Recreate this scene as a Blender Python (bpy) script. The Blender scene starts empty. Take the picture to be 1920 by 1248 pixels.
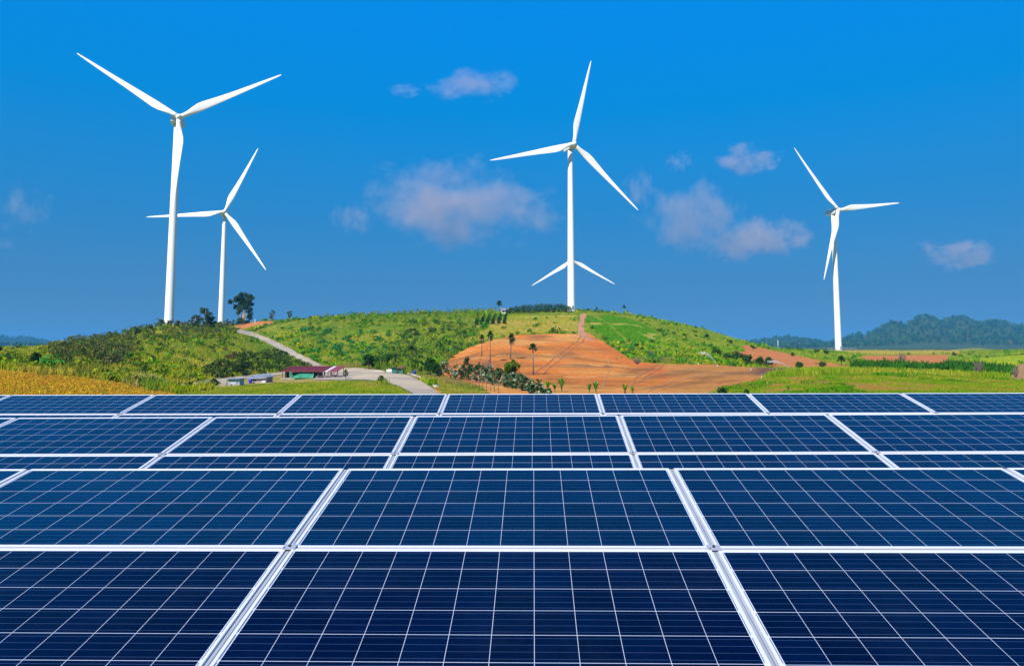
import bpy, bmesh, math, random
import numpy as np
from mathutils import Vector, Matrix

S = bpy.context.scene
C = S.collection
R = math.radians
PI = math.pi

# ------------------------------------------------------------------ camera
F = 1390.5                       # focal length in photograph pixels
PITCH = R(5.1)
HZ = 645.0                       # row of the horizon
CY = HZ - F * math.tan(PITCH)    # row of the optical axis (lens shift)
EZ = 2.2                         # eye height above the ground at the panels
cam = bpy.data.cameras.new("camera")
camo = bpy.data.objects.new("camera", cam)
C.objects.link(camo)
camo.location = (0, 0, EZ)
camo.rotation_euler = (PI / 2 + PITCH, 0, 0)
cam.sensor_fit = 'HORIZONTAL'
cam.sensor_width = 36
cam.lens = F / 1920 * 36
cam.shift_y = -(624 - CY) / 1920
cam.clip_start = 0.1
cam.clip_end = 40000
S.camera = camo

# ------------------------------------------------------------------ sky, sun, exposure
SUN_EL, SUN_AZ = R(43), R(210)   # azimuth clockwise from +Y: behind the camera, to the left
world = bpy.data.worlds.new("World")
S.world = world
world.use_nodes = True
nt = world.node_tree
nt.nodes.clear()
sky = nt.nodes.new('ShaderNodeTexSky')
sky.sky_type = 'NISHITA'
sky.sun_disc = False
sky.sun_elevation = SUN_EL
sky.sun_rotation = SUN_AZ
sky.air_density = 1.0
sky.dust_density = 0.0
sky.ozone_density = 6.0
gam = nt.nodes.new('ShaderNodeGamma')          # evens out the white horizon of the model sky
gam.inputs['Gamma'].default_value = 0.2
tcw = nt.nodes.new('ShaderNodeTexCoord')
sepw = nt.nodes.new('ShaderNodeSeparateXYZ')
nt.links.new(tcw.outputs['Generated'], sepw.inputs[0])
rmp = nt.nodes.new('ShaderNodeValToRGB')       # the colour of clear air with height above the horizon
cr_ = rmp.color_ramp
SKYC = [(0.0, (0.10, 0.235, 0.45)), (0.06, (0.072, 0.243, 0.485)), (0.17, (0.028, 0.275, 0.60)), (0.30, (0.0, 0.32, 0.77)), (0.42, (0.0, 0.335, 0.92)), (0.60, (0.0, 0.20, 0.66)), (1.0, (0.0, 0.12, 0.48))]
cr_.elements[0].position, cr_.elements[0].color = SKYC[0][0], SKYC[0][1] + (1,)
cr_.elements[1].position, cr_.elements[1].color = SKYC[-1][0], SKYC[-1][1] + (1,)
for p_, c_ in SKYC[1:-1]:
    e_ = cr_.elements.new(p_); e_.color = c_ + (1,)
nt.links.new(sepw.outputs[2], rmp.inputs[0])
mul = nt.nodes.new('ShaderNodeMix')
mul.data_type = 'RGBA'
mul.blend_type = 'MULTIPLY'
mul.inputs[0].default_value = 1.0
bg = nt.nodes.new('ShaderNodeBackground')
bg.inputs['Strength'].default_value = 0.51
wo = nt.nodes.new('ShaderNodeOutputWorld')
nt.links.new(sky.outputs[0], gam.inputs[0])
nt.links.new(gam.outputs[0], mul.inputs[6])
nt.links.new(rmp.outputs[0], mul.inputs[7])
nt.links.new(mul.outputs[2], bg.inputs[0])
nt.links.new(bg.outputs[0], wo.inputs[0])

sl = bpy.data.lights.new("sun", 'SUN')
sl.energy = 5.0
sl.angle = R(0.5)
sl.color = (1.0, 0.94, 0.85)
so = bpy.data.objects.new("sun", sl)
C.objects.link(so)
sd = Vector((math.sin(SUN_AZ) * math.cos(SUN_EL), math.cos(SUN_AZ) * math.cos(SUN_EL), math.sin(SUN_EL)))
so.rotation_euler = sd.to_track_quat('Z', 'Y').to_euler()
so.location = sd * 50
S.view_settings.view_transform = 'Standard'
S.view_settings.look = 'None'
S.view_settings.exposure = 0.42
S.view_settings.gamma = 1.0
S.view_settings.use_curve_mapping = False
S.cycles.volume_bounces = 0
S.cycles.transparent_max_bounces = 12

# ------------------------------------------------------------------ projection helpers
_cp, _sp = math.cos(PITCH), math.sin(PITCH)


def unproj(px, py, Y):
    dx = (px - 960) / F
    k = (CY - py) / F
    dy = _cp - _sp * k
    dz = _sp + _cp * k
    t = Y / dy
    return np.array([dx * t, Y, dz * t + EZ])


def project(x, y, z):
    z = z - EZ
    d = y * _cp + z * _sp
    d = np.where(np.abs(d) < 1e-6, 1e-6, d)
    return 960 + F * x / d, CY - F * (-y * _sp + z * _cp) / d


# ------------------------------------------------------------------ noise
def _hash(ix, iy, seed):
    h = (ix.astype(np.int64) * 374761393 + iy.astype(np.int64) * 668265263 + seed * 1442695041) & 0xffffffff
    h = ((h ^ (h >> 13)) * 1274126177) & 0xffffffff
    h = h ^ (h >> 16)
    return (h & 0xffff) / 65535.0


def vnoise(x, y, seed=0):
    x = np.asarray(x, float); y = np.asarray(y, float)
    ix = np.floor(x); iy = np.floor(y)
    fx = x - ix; fy = y - iy
    fx = fx * fx * (3 - 2 * fx); fy = fy * fy * (3 - 2 * fy)
    a = _hash(ix, iy, seed); b = _hash(ix + 1, iy, seed)
    c = _hash(ix, iy + 1, seed); d = _hash(ix + 1, iy + 1, seed)
    return (a * (1 - fx) + b * fx) * (1 - fy) + (c * (1 - fx) + d * fx) * fy


def fbm(x, y, seed=0, o=4):
    s = 0; a = 0.5; t = 0
    for i in range(o):
        s = s + a * vnoise(x * 2 ** i, y * 2 ** i, seed + i * 17)
        t += a; a *= 0.55
    return s / t


# ------------------------------------------------------------------ terrain
# profiles of the land along lines of sight: (distance, row)
PROF = {
    -1400: [(50, 738), (100, 700), (140, 680), (200, 668), (400, 656), (700, 653)],
    -500: [(50, 738), (100, 692), (140, 677), (200, 666), (400, 655), (700, 652)],
    0: [(48, 738), (95, 693), (120, 684), (160, 674), (220, 664), (330, 651), (420, 651), (560, 660)],
    60: [(48, 738), (92, 699), (112, 692), (150, 680), (210, 666), (290, 652), (340, 650), (480, 662)],
    120: [(50, 738), (88, 705), (108, 700), (140, 686), (200, 664), (270, 646), (320, 643), (460, 664)],
    200: [(55, 738), (84, 716), (100, 712), (140, 694), (200, 664), (285, 639), (325, 635), (400, 644), (560, 668)],
    260: [(70, 738), (96, 726), (125, 712), (165, 690), (215, 662), (290, 630), (335, 623), (400, 626), (560, 645)],
    315: [(90, 738), (112, 730), (150, 707), (200, 672), (250, 642), (300, 620), (345, 612), (390, 613), (480, 626), (620, 655)],
    400: [(95, 738), (130, 725), (155, 712), (200, 684), (250, 652), (300, 628), (350, 617), (420, 612), (548, 610), (600, 614), (700, 640)],
    445: [(95, 738), (135, 720), (160, 708), (205, 684), (260, 652), (310, 632), (370, 620), (430, 617), (460, 612), (490, 611), (560, 612), (700, 640)],
    480: [(95, 738), (138, 718), (162, 707), (200, 690), (250, 664), (300, 646), (350, 634), (400, 624), (430, 618), (438, 604), (500, 603), (600, 620)],
    520: [(95, 738), (140, 716), (165, 706), (200, 694), (240, 676), (290, 656), (345, 634), (400, 610), (440, 602), (500, 603), (620, 625)],
    570: [(92, 738), (145, 713), (172, 702), (200, 693), (232, 681), (280, 655), (340, 622), (395, 602), (440, 598), (500, 600), (620, 620)],
    640: [(88, 738), (140, 712), (172, 701), (205, 692), (232, 683), (280, 655), (340, 620), (395, 600), (440, 594), (500, 596), (640, 616)],
    700: [(85, 738), (130, 713), (168, 700), (200, 692), (232, 682), (285, 650), (345, 614), (400, 596), (450, 590), (520, 594), (650, 612)],
    800: [(78, 738), (120, 718), (160, 705), (200, 692), (240, 676), (300, 638), (355, 606), (405, 592), (450, 588), (520, 592), (650, 610)],
    850: [(75, 738), (100, 728), (130, 714), (170, 697), (210, 680), (255, 656), (305, 628), (355, 604), (405, 591), (450, 587), (520, 592), (650, 612)],
    900: [(75, 738), (100, 728), (140, 707), (185, 685), (235, 658), (300, 627), (360, 602), (415, 588), (455, 585), (520, 592), (700, 620)],
    1000: [(78, 738), (120, 720), (180, 687), (240, 656), (300, 630), (355, 608), (405, 590), (440, 583), (480, 583), (560, 600), (800, 640)],
    1080: [(80, 738), (120, 719), (180, 687), (245, 655), (305, 629), (360, 606), (410, 588), (440, 580), (480, 580), (560, 600), (800, 640)],
    1180: [(85, 738), (130, 714), (190, 687), (250, 660), (310, 633), (370, 605), (420, 591), (450, 589), (520, 598), (700, 630)],
    1250: [(85, 738), (130, 714), (190, 689), (260, 664), (320, 640), (380, 614), (430, 602), (470, 603), (560, 622)],
    1330: [(80, 738), (110, 723), (150, 703), (200, 688), (280, 670), (340, 648), (400, 628), (440, 620), (480, 623), (600, 650)],
    1400: [(65, 738), (90, 722), (130, 706), (170, 696), (230, 687), (300, 669), (370, 652), (430, 642), (470, 644), (600, 657)],
    1450: [(58, 738), (80, 721), (110, 708), (150, 701), (200, 692), (260, 682), (340, 663), (420, 653), (500, 656), (700, 657)],
    1550: [(54, 738), (75, 720), (100, 707), (130, 699), (190, 691), (260, 680), (350, 668), (450, 660), (540, 657), (700, 657), (1200, 655)],
    1650: [(50, 738), (70, 720), (95, 704), (120, 699), (180, 692), (240, 686), (320, 676), (410, 666), (540, 658), (750, 656)],
    1780: [(50, 738), (70, 720), (95, 708), (120, 704), (180, 697), (240, 690), (320, 678), (420, 666), (540, 659), (800, 656)],
    1920: [(48, 738), (65, 722), (90, 713), (120, 709), (170, 701), (240, 681), (320, 669), (420, 662), (540, 657), (800, 655)],
    2600: [(48, 738), (65, 722), (90, 713), (120, 709), (170, 699), (240, 683), (320, 671), (420, 662), (540, 657), (800, 655)],
    3400: [(48, 738), (65, 722), (90, 713), (120, 709), (170, 699), (240, 683), (320, 671), (420, 662), (540, 657), (800, 655)],
}
NY = 520
LY0, LY1 = math.log(3.0), math.log(12000.0)
LYG = np.linspace(LY0, LY1, NY)
YG = np.exp(LYG)
HXG = np.arange(-1400, 3401, 10.0)
_cols = []
_keys = sorted(PROF)
_K = np.array([0.06, 0.12, 0.2, 0.24, 0.2, 0.12, 0.06])
for k in _keys:
    pts = PROF[k]
    ys = [1, 12, 20]
    zs = [0, 0, -0.25]
    for (Y, py) in pts:
        ys.append(Y); zs.append(EZ + (HZ - py) / F * Y)
    if pts[-1][0] < 1100:
        ys.append(pts[-1][0] * 1.35); zs.append(EZ - 14 / F * pts[-1][0] * 1.35)
    ys += [2000, 4000, 13000]; zs += [EZ - 10 / F * 2000, EZ - 18, -40]
    z = np.interp(YG, ys, zs)
    zp = np.pad(z, 3, mode='edge')
    z = np.convolve(zp, _K, mode='valid')
    _cols.append(z)
_cols = np.array(_cols)
ZT = np.zeros((len(HXG), NY))
for j in range(NY):
    ZT[:, j] = np.interp(HXG, _keys, _cols[:, j])
_k2 = np.array([.1, .2, .4, .2, .1])
for j in range(NY):
    ZT[:, j] = np.convolve(np.pad(ZT[:, j], 2, mode='edge'), _k2, mode='valid')

FAR = [  # far wooded hills: column, row of the crest, distance, half width (columns), depth
    (1478, 637, 4600, 60, 600), (1560, 648, 4600, 90, 620), (1625, 630, 4100, 55, 520),
    (1680, 609, 4000, 55, 560), (1738, 596, 4000, 60, 620), (1800, 598, 4050, 65, 620), (1865, 605, 4100, 70, 620), (1940, 612, 4150, 95, 620),
    (2100, 610, 4300, 130, 640), (2500, 626, 4700, 200, 800),
    (-60, 628, 6200, 90, 700), (35, 636, 6200, 55, 700), (-380, 637, 6200, 200, 700), (-900, 631, 6200, 260, 800),
    (1830, 652, 1250, 70, 90),
]


def terrain(x, y, detail=True):
    x = np.asarray(x, float); y = np.asarray(y, float)
    r = np.hypot(x, y)
    th = np.arctan2(x, y)
    T0 = math.atan((-1400 + 5 - 960) * _cp / F)
    T1 = math.atan((3400 - 5 - 960) * _cp / F)
    thc = np.clip(th, T0, T1)
    Y = np.maximum(r * np.cos(thc), 3.001)
    hx = 960 + F * np.tan(thc) / _cp
    fi = (hx - HXG[0]) / 10.0
    fj = (np.log(Y) - LY0) / (LY1 - LY0) * (NY - 1)
    i = np.clip(fi.astype(int), 0, len(HXG) - 2); j = np.clip(fj.astype(int), 0, NY - 2)
    u = np.clip(fi - i, 0, 1); v = np.clip(fj - j, 0, 1)
    z = (ZT[i, j] * (1 - u) + ZT[i + 1, j] * u) * (1 - v) + (ZT[i, j + 1] * (1 - u) + ZT[i + 1, j + 1] * u) * v
    fade = np.clip((np.abs(th) - R(75)) / R(60), 0, 1)
    z = z * (1 - fade)
    for (px, py, D, w, dep) in FAR:
        H = (EZ + (HZ - py) / F * D) + 14
        e = np.exp(-((hx - px) / w) ** 2 - ((Y - D) / dep) ** 2)
        add = (H) * e * (1 - fade)
        z = np.maximum(z, -14 + add)
    if detail:
        amp = np.clip((Y - 40) / 250, 0, 1)
        z = z + amp * (fbm(x / 26, y / 26, 5, 3) - 0.5) * 2.2 * (1 - fade)
        z = z + np.clip((Y - 40) / 160, 0, 1) * (fbm(x / 5, y / 5, 9, 3) - 0.5) * 0.5 * (1 - fade)
    return z


def ground(px, py, lo=14, hi=3000):
    """first point of the land seen along a line of sight"""
    Y = np.exp(np.linspace(math.log(lo), math.log(hi), 1400))
    P = unproj(px, py, Y)
    z = terrain(P[0], P[1])
    hit = np.nonzero(P[2] <= z)[0]
    if len(hit) == 0:
        return None
    k = hit[0]
    return Vector((P[0][k], P[1][k], z[k]))


def on_land(px, Y):
    """point of the land at a column and distance"""
    x = (px - 960) / F / _cp * Y
    for _ in range(4):
        z = float(terrain(x, Y))
        q = float(project(x, Y, z)[0])
        x += (px - q) / F * Y
    return Vector((x, Y, float(terrain(x, Y))))


def place(px, py, Y=None):
    """on the land: where the line of sight meets it, or at a given distance"""
    if Y is None:
        g = ground(px, py)
        if g is not None:
            return g
        Y = 430
    return on_land(px, Y)


def inpoly(px, py, poly):
    px = np.asarray(px, float); py = np.asarray(py, float)
    c = np.zeros(np.broadcast(px, py).shape, bool)
    n = len(poly)
    for i in range(n):
        x1, y1 = poly[i]; x2, y2 = poly[(i + 1) % n]
        if y1 == y2:
            continue
        m = ((y1 > py) != (y2 > py)) & (px < (x2 - x1) * (py - y1) / (y2 - y1) + x1)
        c ^= m
    return c


# ------------------------------------------------------------------ tags and builders
def tag(o, label=None, cat=None, group=None, kind=None):
    if label: o['label'] = label
    if cat: o['category'] = cat
    if group: o['group'] = group
    if kind: o['kind'] = kind
    return o


def link(name, me, parent=None):
    o = bpy.data.objects.new(name, me)
    C.objects.link(o)
    if parent is not None:
        o.parent = parent
    return o


def thing(name, label, cat, loc, rz=0.0, group=None):
    o = bpy.data.objects.new(name, None)
    o.empty_display_size = 0.3
    C.objects.link(o)
    o.location = loc
    o.rotation_euler = (0, 0, rz)
    return tag(o, label, cat, group)


class MB:
    def __init__(s):
        s.v = []; s.f = []; s.sm = []

    def add(s, vs, fs, smooth=False):
        b = len(s.v)
        s.v += [tuple(p) for p in vs]
        for f in fs:
            s.f.append(tuple(i + b for i in f)); s.sm.append(smooth)

    def box(s, x0, x1, y0, y1, z0, z1, M=None):
        vs = [Vector(p) for p in ((x0, y0, z0), (x1, y0, z0), (x1, y1, z0), (x0, y1, z0), (x0, y0, z1), (x1, y0, z1), (x1, y1, z1), (x0, y1, z1))]
        if M is not None: vs = [M @ p for p in vs]
        s.add(vs, [(0, 3, 2, 1), (4, 5, 6, 7), (0, 1, 5, 4), (1, 2, 6, 5), (2, 3, 7, 6), (3, 0, 4, 7)])

    def tube(s, pts, rad, n=8, cap=True):
        pts = [Vector(p) for p in pts]
        if not isinstance(rad, (list, tuple)): rad = [rad] * len(pts)
        b = len(s.v)
        for i, p in enumerate(pts):
            d = (pts[min(i + 1, len(pts) - 1)] - pts[max(i - 1, 0)]).normalized()
            a = Vector((0, 0, 1)) if abs(d.z) < 0.9 else Vector((1, 0, 0))
            u = d.cross(a).normalized(); w = d.cross(u)
            for k in range(n):
                t = 2 * PI * k / n
                s.v.append(tuple(p + (u * math.cos(t) + w * math.sin(t)) * rad[i]))
        for i in range(len(pts) - 1):
            for k in range(n):
                k2 = (k + 1) % n
                s.f.append((b + i * n + k, b + i * n + k2, b + (i + 1) * n + k2, b + (i + 1) * n + k)); s.sm.append(True)
        if cap:
            s.f.append(tuple(b + k for k in reversed(range(n)))); s.sm.append(False)
            e = b + (len(pts) - 1) * n
            s.f.append(tuple(e + k for k in range(n))); s.sm.append(False)

    def prism(s, poly, h0, h1, axis='x', M=None):
        n = len(poly)
        vs = []
        for h in (h0, h1):
            for (a, b) in poly:
                p = Vector((h, a, b)) if axis == 'x' else (Vector((a, h, b)) if axis == 'y' else Vector((a, b, h)))
                vs.append(M @ p if M is not None else p)
        s.add(vs, [tuple(reversed(range(n))), tuple(range(n, 2 * n))] + [(i, (i + 1) % n, n + (i + 1) % n, n + i) for i in range(n)])

    def mesh(s, name, mat):
        me = bpy.data.meshes.new(name)
        me.from_pydata(s.v, [], s.f)
        me.polygons.foreach_set('use_smooth', s.sm)
        me.materials.append(mat)
        bm = bmesh.new(); bm.from_mesh(me)
        bmesh.ops.recalc_face_normals(bm, faces=bm.faces)
        bm.to_mesh(me); bm.free()
        me.update()
        return me

    def build(s, name, mat, parent=None):
        return link(name, s.mesh(name, mat), parent)


def quads_mesh(name, V, col, mat, grid=None):
    """V: (n,4,3) quads, col: (n,3) colour of each"""
    n = len(V)
    me = bpy.data.meshes.new(name)
    me.vertices.add(n * 4); me.loops.add(n * 4); me.polygons.add(n)
    me.vertices.foreach_set('co', np.ascontiguousarray(V, np.float32).ravel())
    me.loops.foreach_set('vertex_index', np.arange(n * 4, dtype=np.int32))
    me.polygons.foreach_set('loop_start', np.arange(0, n * 4, 4, dtype=np.int32))
    me.polygons.foreach_set('loop_total', np.full(n, 4, np.int32))
    ca = me.attributes.new('tint', 'FLOAT_COLOR', 'POINT')
    c4 = np.ones((n * 4, 4), np.float32)
    c4[:, :3] = np.repeat(np.clip(col, 0, 1), 4, axis=0)
    ca.data.foreach_set('color', c4.ravel())
    me.materials.append(mat)
    me.update(calc_edges=True)
    return me


# ------------------------------------------------------------------ materials
def newmat(name):
    m = bpy.data.materials.new(name)
    m.use_nodes = True
    n = m.node_tree
    return m, n, n.nodes['Principled BSDF']


def N(n, t, **kw):
    x = n.nodes.new(t)
    for k, v in kw.items():
        if k in x.inputs.keys() if hasattr(x.inputs, 'keys') else False:
            x.inputs[k].default_value = v
        else:
            setattr(x, k, v)
    return x


def mixrgb(n, a, b, fac, blend='MIX'):
    m = n.nodes.new('ShaderNodeMix')
    m.data_type = 'RGBA'; m.blend_type = blend
    for idx, v in ((6, a), (7, b), (0, fac)):
        if hasattr(v, 'is_linked') or isinstance(v, bpy.types.NodeSocket):
            n.links.new(v, m.inputs[idx])
        elif idx == 0:
            m.inputs[0].default_value = v
        else:
            m.inputs[idx].default_value = tuple(v) + (1,) if len(v) == 3 else v
    return m.outputs[2]


def math_(n, op, a, b=None, c=None, clamp=False):
    m = n.nodes.new('ShaderNodeMath'); m.operation = op; m.use_clamp = clamp
    for i, v in enumerate((a, b, c)):
        if v is None: continue
        if isinstance(v, bpy.types.NodeSocket): n.links.new(v, m.inputs[i])
        else: m.inputs[i].default_value = v
    return m.outputs[0]


def noise(n, vec, scale, detail=4, rough=0.55):
    t = n.nodes.new('ShaderNodeTexNoise')
    t.inputs['Scale'].default_value = scale
    t.inputs['Detail'].default_value = detail
    t.inputs['Roughness'].default_value = rough
    if vec is not None: n.links.new(vec, t.inputs['Vector'])
    return t.outputs[0]


def ramp(n, f, a, b):
    m = n.nodes.new('ShaderNodeMapRange')
    m.inputs[1].default_value = a; m.inputs[2].default_value = b
    m.interpolation_type = 'SMOOTHSTEP'
    n.links.new(f, m.inputs[0])
    return m.outputs[0]


def simple(name, col, rough=0.6, metal=0.0, var=0.15, scale=3.0, bump=0.0, spec=0.5):
    m, n, b = newmat(name)
    tc = n.nodes.new('ShaderNodeTexCoord')
    f = noise(n, tc.outputs['Object'], scale, 5)
    dark = tuple(c * (1 - var) for c in col); light = tuple(min(1, c * (1 + var)) for c in col)
    n.links.new(mixrgb(n, dark, light, ramp(n, f, 0.3, 0.7)), b.inputs['Base Color'])
    b.inputs['Roughness'].default_value = rough
    b.inputs['Metallic'].default_value = metal
    b.inputs['Specular IOR Level'].default_value = spec
    if bump:
        bp = n.nodes.new('ShaderNodeBump'); bp.inputs['Strength'].default_value = bump
        n.links.new(f, bp.inputs['Height']); n.links.new(bp.outputs[0], b.inputs['Normal'])
    return m


def leaf_material(name, trans=0.25):
    m, n, b = newmat(name)
    at = n.nodes.new('ShaderNodeAttribute'); at.attribute_name = 'tint'
    n.links.new(at.outputs['Color'], b.inputs['Base Color'])
    b.inputs['Roughness'].default_value = 0.6
    b.inputs['Specular IOR Level'].default_value = 0.02
    tr = n.nodes.new('ShaderNodeBsdfTranslucent')
    n.links.new(mixrgb(n, at.outputs['Color'], (1.0, 1.0, 0.45), 1.0, 'MULTIPLY'), tr.inputs['Color'])
    mx = n.nodes.new('ShaderNodeMixShader'); mx.inputs[0].default_value = trans
    n.links.new(b.outputs[0], mx.inputs[1]); n.links.new(tr.outputs[0], mx.inputs[2])
    n.links.new(mx.outputs[0], n.nodes['Material Output'].inputs[0])
    return m


def land_material(name, s1=0.35, s2=2.0, amt=0.35, rough=0.95, warm=(1.15, 0.95, 0.7)):
    m, n, b = newmat(name)
    at = n.nodes.new('ShaderNodeAttribute'); at.attribute_name = 'tint'
    geo = n.nodes.new('ShaderNodeNewGeometry')
    f1 = noise(n, geo.outputs['Position'], s1, 6, 0.65)
    f2 = noise(n, geo.outputs['Position'], s2, 4, 0.6)
    c = mixrgb(n, at.outputs['Color'], mixrgb(n, at.outputs['Color'], warm, 1.0, 'MULTIPLY'), ramp(n, f1, 0.35, 0.65))
    g = n.nodes.new('ShaderNodeMapRange')
    g.inputs[1].default_value = 0.25; g.inputs[2].default_value = 0.75
    g.inputs[3].default_value = 1 - amt; g.inputs[4].default_value = 1 + amt
    n.links.new(f2, g.inputs[0])
    h = n.nodes.new('ShaderNodeHueSaturation')
    n.links.new(c, h.inputs['Color']); n.links.new(g.outputs[0], h.inputs['Value'])
    n.links.new(h.outputs[0], b.inputs['Base Color'])
    b.inputs['Roughness'].default_value = rough
    b.inputs['Specular IOR Level'].default_value = 0.02
    bp = n.nodes.new('ShaderNodeBump'); bp.inputs['Strength'].default_value = 0.5; bp.inputs['Distance'].default_value = 0.2
    n.links.new(f2, bp.inputs['Height']); n.links.new(bp.outputs[0], b.inputs['Normal'])
    return m


LEAF = leaf_material('leaf', 0.2)
LAND = land_material('land')
SOIL = land_material('soil', 0.12, 0.9, 0.34, warm=(0.9, 0.88, 0.84))
GRAVEL = land_material('gravel', 0.5, 4.0, 0.12, warm=(1.03, 0.99, 0.94))
BARK = simple('bark', (0.2, 0.16, 0.12), 0.9, var=0.3, scale=4)
PALEBARK = simple('pale_bark', (0.42, 0.37, 0.3), 0.85, var=0.2, scale=3)
TWIG = simple('twig', (0.2, 0.15, 0.125), 0.9, var=0.2)
WHITE = simple('turbine_white', (0.84, 0.845, 0.83), 0.38, var=0.02, scale=0.3, spec=0.4)
GREYM = simple('grey_metal', (0.25, 0.28, 0.3), 0.5, 0.3)
DARKM = simple('dark_rubber', (0.03, 0.03, 0.035), 0.6)
NACW = simple('nacelle_grey', (0.62, 0.66, 0.68), 0.45, var=0.05, scale=0.5)

# ------------------------------------------------------------------ land cover
POLY = {
    'orange': [(-1200, 800), (-1200, 689), (-300, 690), (0, 693), (60, 700), (150, 707), (220, 717), (280, 729), (332, 740), (332, 800)],
    'lawn': [(338, 800), (338, 737), (400, 731), (440, 724), (520, 717), (600, 715), (640, 714), (690, 716), (740, 724), (768, 738), (775, 800)],
    'red': [(800, 800), (800, 762), (832, 684), (850, 667), (878, 652), (918, 639), (960, 629), (1020, 626), (1084, 626), (1102, 624), (1130, 640),
            (1160, 660), (1192, 679), (1250, 683), (1330, 683), (1380, 687), (1440, 690), (1490, 692), (1455, 703), (1420, 711), (1370, 724),
            (1325, 739), (1300, 800)],
    'rect': [(1612, 667), (1778, 665), (1781, 688), (1755, 692), (1690, 691), (1640, 685)],
    'strip': [(1371, 660), (1398, 659), (1392, 648), (1402, 647), (1450, 657), (1500, 668), (1545, 678), (1610, 690), (1560, 693), (1490, 692), (1430, 686), (1385, 672)],
    'bank': [(1872, 703), (1905, 685), (1960, 672), (2200, 665), (2200, 712), (1905, 712)],
    'track': [(1090, 588), (1099, 588), (1097, 600), (1093, 612), (1096, 622), (1104, 632), (1116, 641), (1096, 636), (1082, 627), (1083, 612), (1087, 600)],
    'cut': [(436, 617), (446, 606), (470, 603), (513, 602), (512, 607), (490, 610), (470, 613), (452, 617)],
    'cropa': [(1100, 594), (1108, 592), (1135, 605), (1165, 632), (1172, 641), (1140, 640), (1118, 622), (1102, 606)],
    'cropb': [(1122, 594), (1140, 590), (1180, 597), (1205, 606), (1228, 622), (1238, 634), (1220, 642), (1186, 643), (1160, 622), (1135, 602)],
    'meadow': [(930, 598), (960, 591), (1080, 591), (1084, 608), (1080, 622), (1000, 624), (940, 630), (905, 640), (880, 650), (870, 640), (915, 615)],
    'dry': [(1560, 656), (1800, 655), (1800, 663), (1640, 665), (1600, 662)],
    'ygreen': [(1835, 672), (1925, 664), (2300, 660), (2300, 672), (1930, 676), (1900, 686), (1862, 696), (1840, 688)],
    'yard': [(612, 687), (630, 687), (665, 689), (700, 692), (742, 697), (772, 706), (800, 720), (822, 738), (826, 800), (778, 800), (775, 739),
             (748, 724), (720, 715), (680, 712), (640, 713), (590, 712), (596, 700), (540, 701), (470, 708), (400, 716), (345, 727), (325, 730), (330, 723), (400, 711), (470, 703), (540, 697), (600, 694)],
    'road': [(440, 619), (452, 618), (472, 622), (500, 633), (532, 647), (562, 663), (592, 679), (612, 687), (625, 692), (600, 694), (586, 687), (556, 672), (526, 656), (496, 640), (468, 629), (444, 623)],
    'pad': [(400, 740), (400, 712), (470, 703), (540, 698), (612, 697), (642, 713), (600, 718), (520, 722), (440, 730)],
    'roadside': [(745, 700), (775, 700), (830, 704), (900, 724), (930, 745), (930, 800), (840, 800), (825, 735), (800, 718), (775, 706)],
}
YL = {'orange': (10, 125), 'lawn': (10, 190), 'red': (40, 380), 'rect': (200, 480), 'strip': (90, 480), 'bank': (60, 330), 'track': (200, 470),
      'cut': (380, 470), 'cropa': (200, 450), 'cropb': (200, 450), 'meadow': (200, 450), 'dry': (300, 640), 'ygreen': (120, 500), 'yard': (60, 230),
      'road': (170, 470), 'roadside': (60, 230), 'pad': (90, 200)}


def zone(name, px, py, Y):
    a, b = YL[name]
    return inpoly(px, py, POLY[name]) & (Y > a) & (Y < b)


def lerp(a, b, t):
    a = np.asarray(a, float); b = np.asarray(b, float)
    t = np.asarray(t)[..., None]
    return a * (1 - t) + b * t


def sstep(a, b, x):
    t = np.clip((x - a) / (b - a), 0, 1)
    return t * t * (3 - 2 * t)


BLOT = [  # moist patches of the field, and a darker spot by the palm foot: column, row, width, height, strength, slope
    (1010, 632, 22, 4, .8, 0), (958, 664, 34, 7, .55, .1), (858, 676, 42, 2.5, .8, -.22), (880, 668, 36, 2.5, .7, -.3), (905, 688, 30, 6, .5, 0), (1062, 664, 24, 5, .75, .0),
    (1090, 686, 26, 3.5, .6, 0), (1140, 687, 9, 3, .9, 0), (1135, 655, 16, 1.6, .5, 0), (1005, 652, 14, 1.3, .7, -.1), (1040, 708, 30, 6, .55, 0), (1000, 700, 16, 4, .5, 0), (850, 690, 20, 3, .6, -.1),
    (1200, 694, 34, 5, .75, -.15), (1180, 703, 40, 4, .5, -.1), (1260, 703, 60, 5, .7, -.12), (1330, 708, 40, 4, .7, -.1), (1390, 700, 40, 4, .8, -.05), (1290, 720, 50, 4, .65, -.15), (1230, 726, 40, 3, .5, -.15),
    (1100, 727, 50, 3, .5, 0), (1050, 720, 30, 4, .4, 0), (1360, 716, 30, 3, .5, -.1)]


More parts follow.
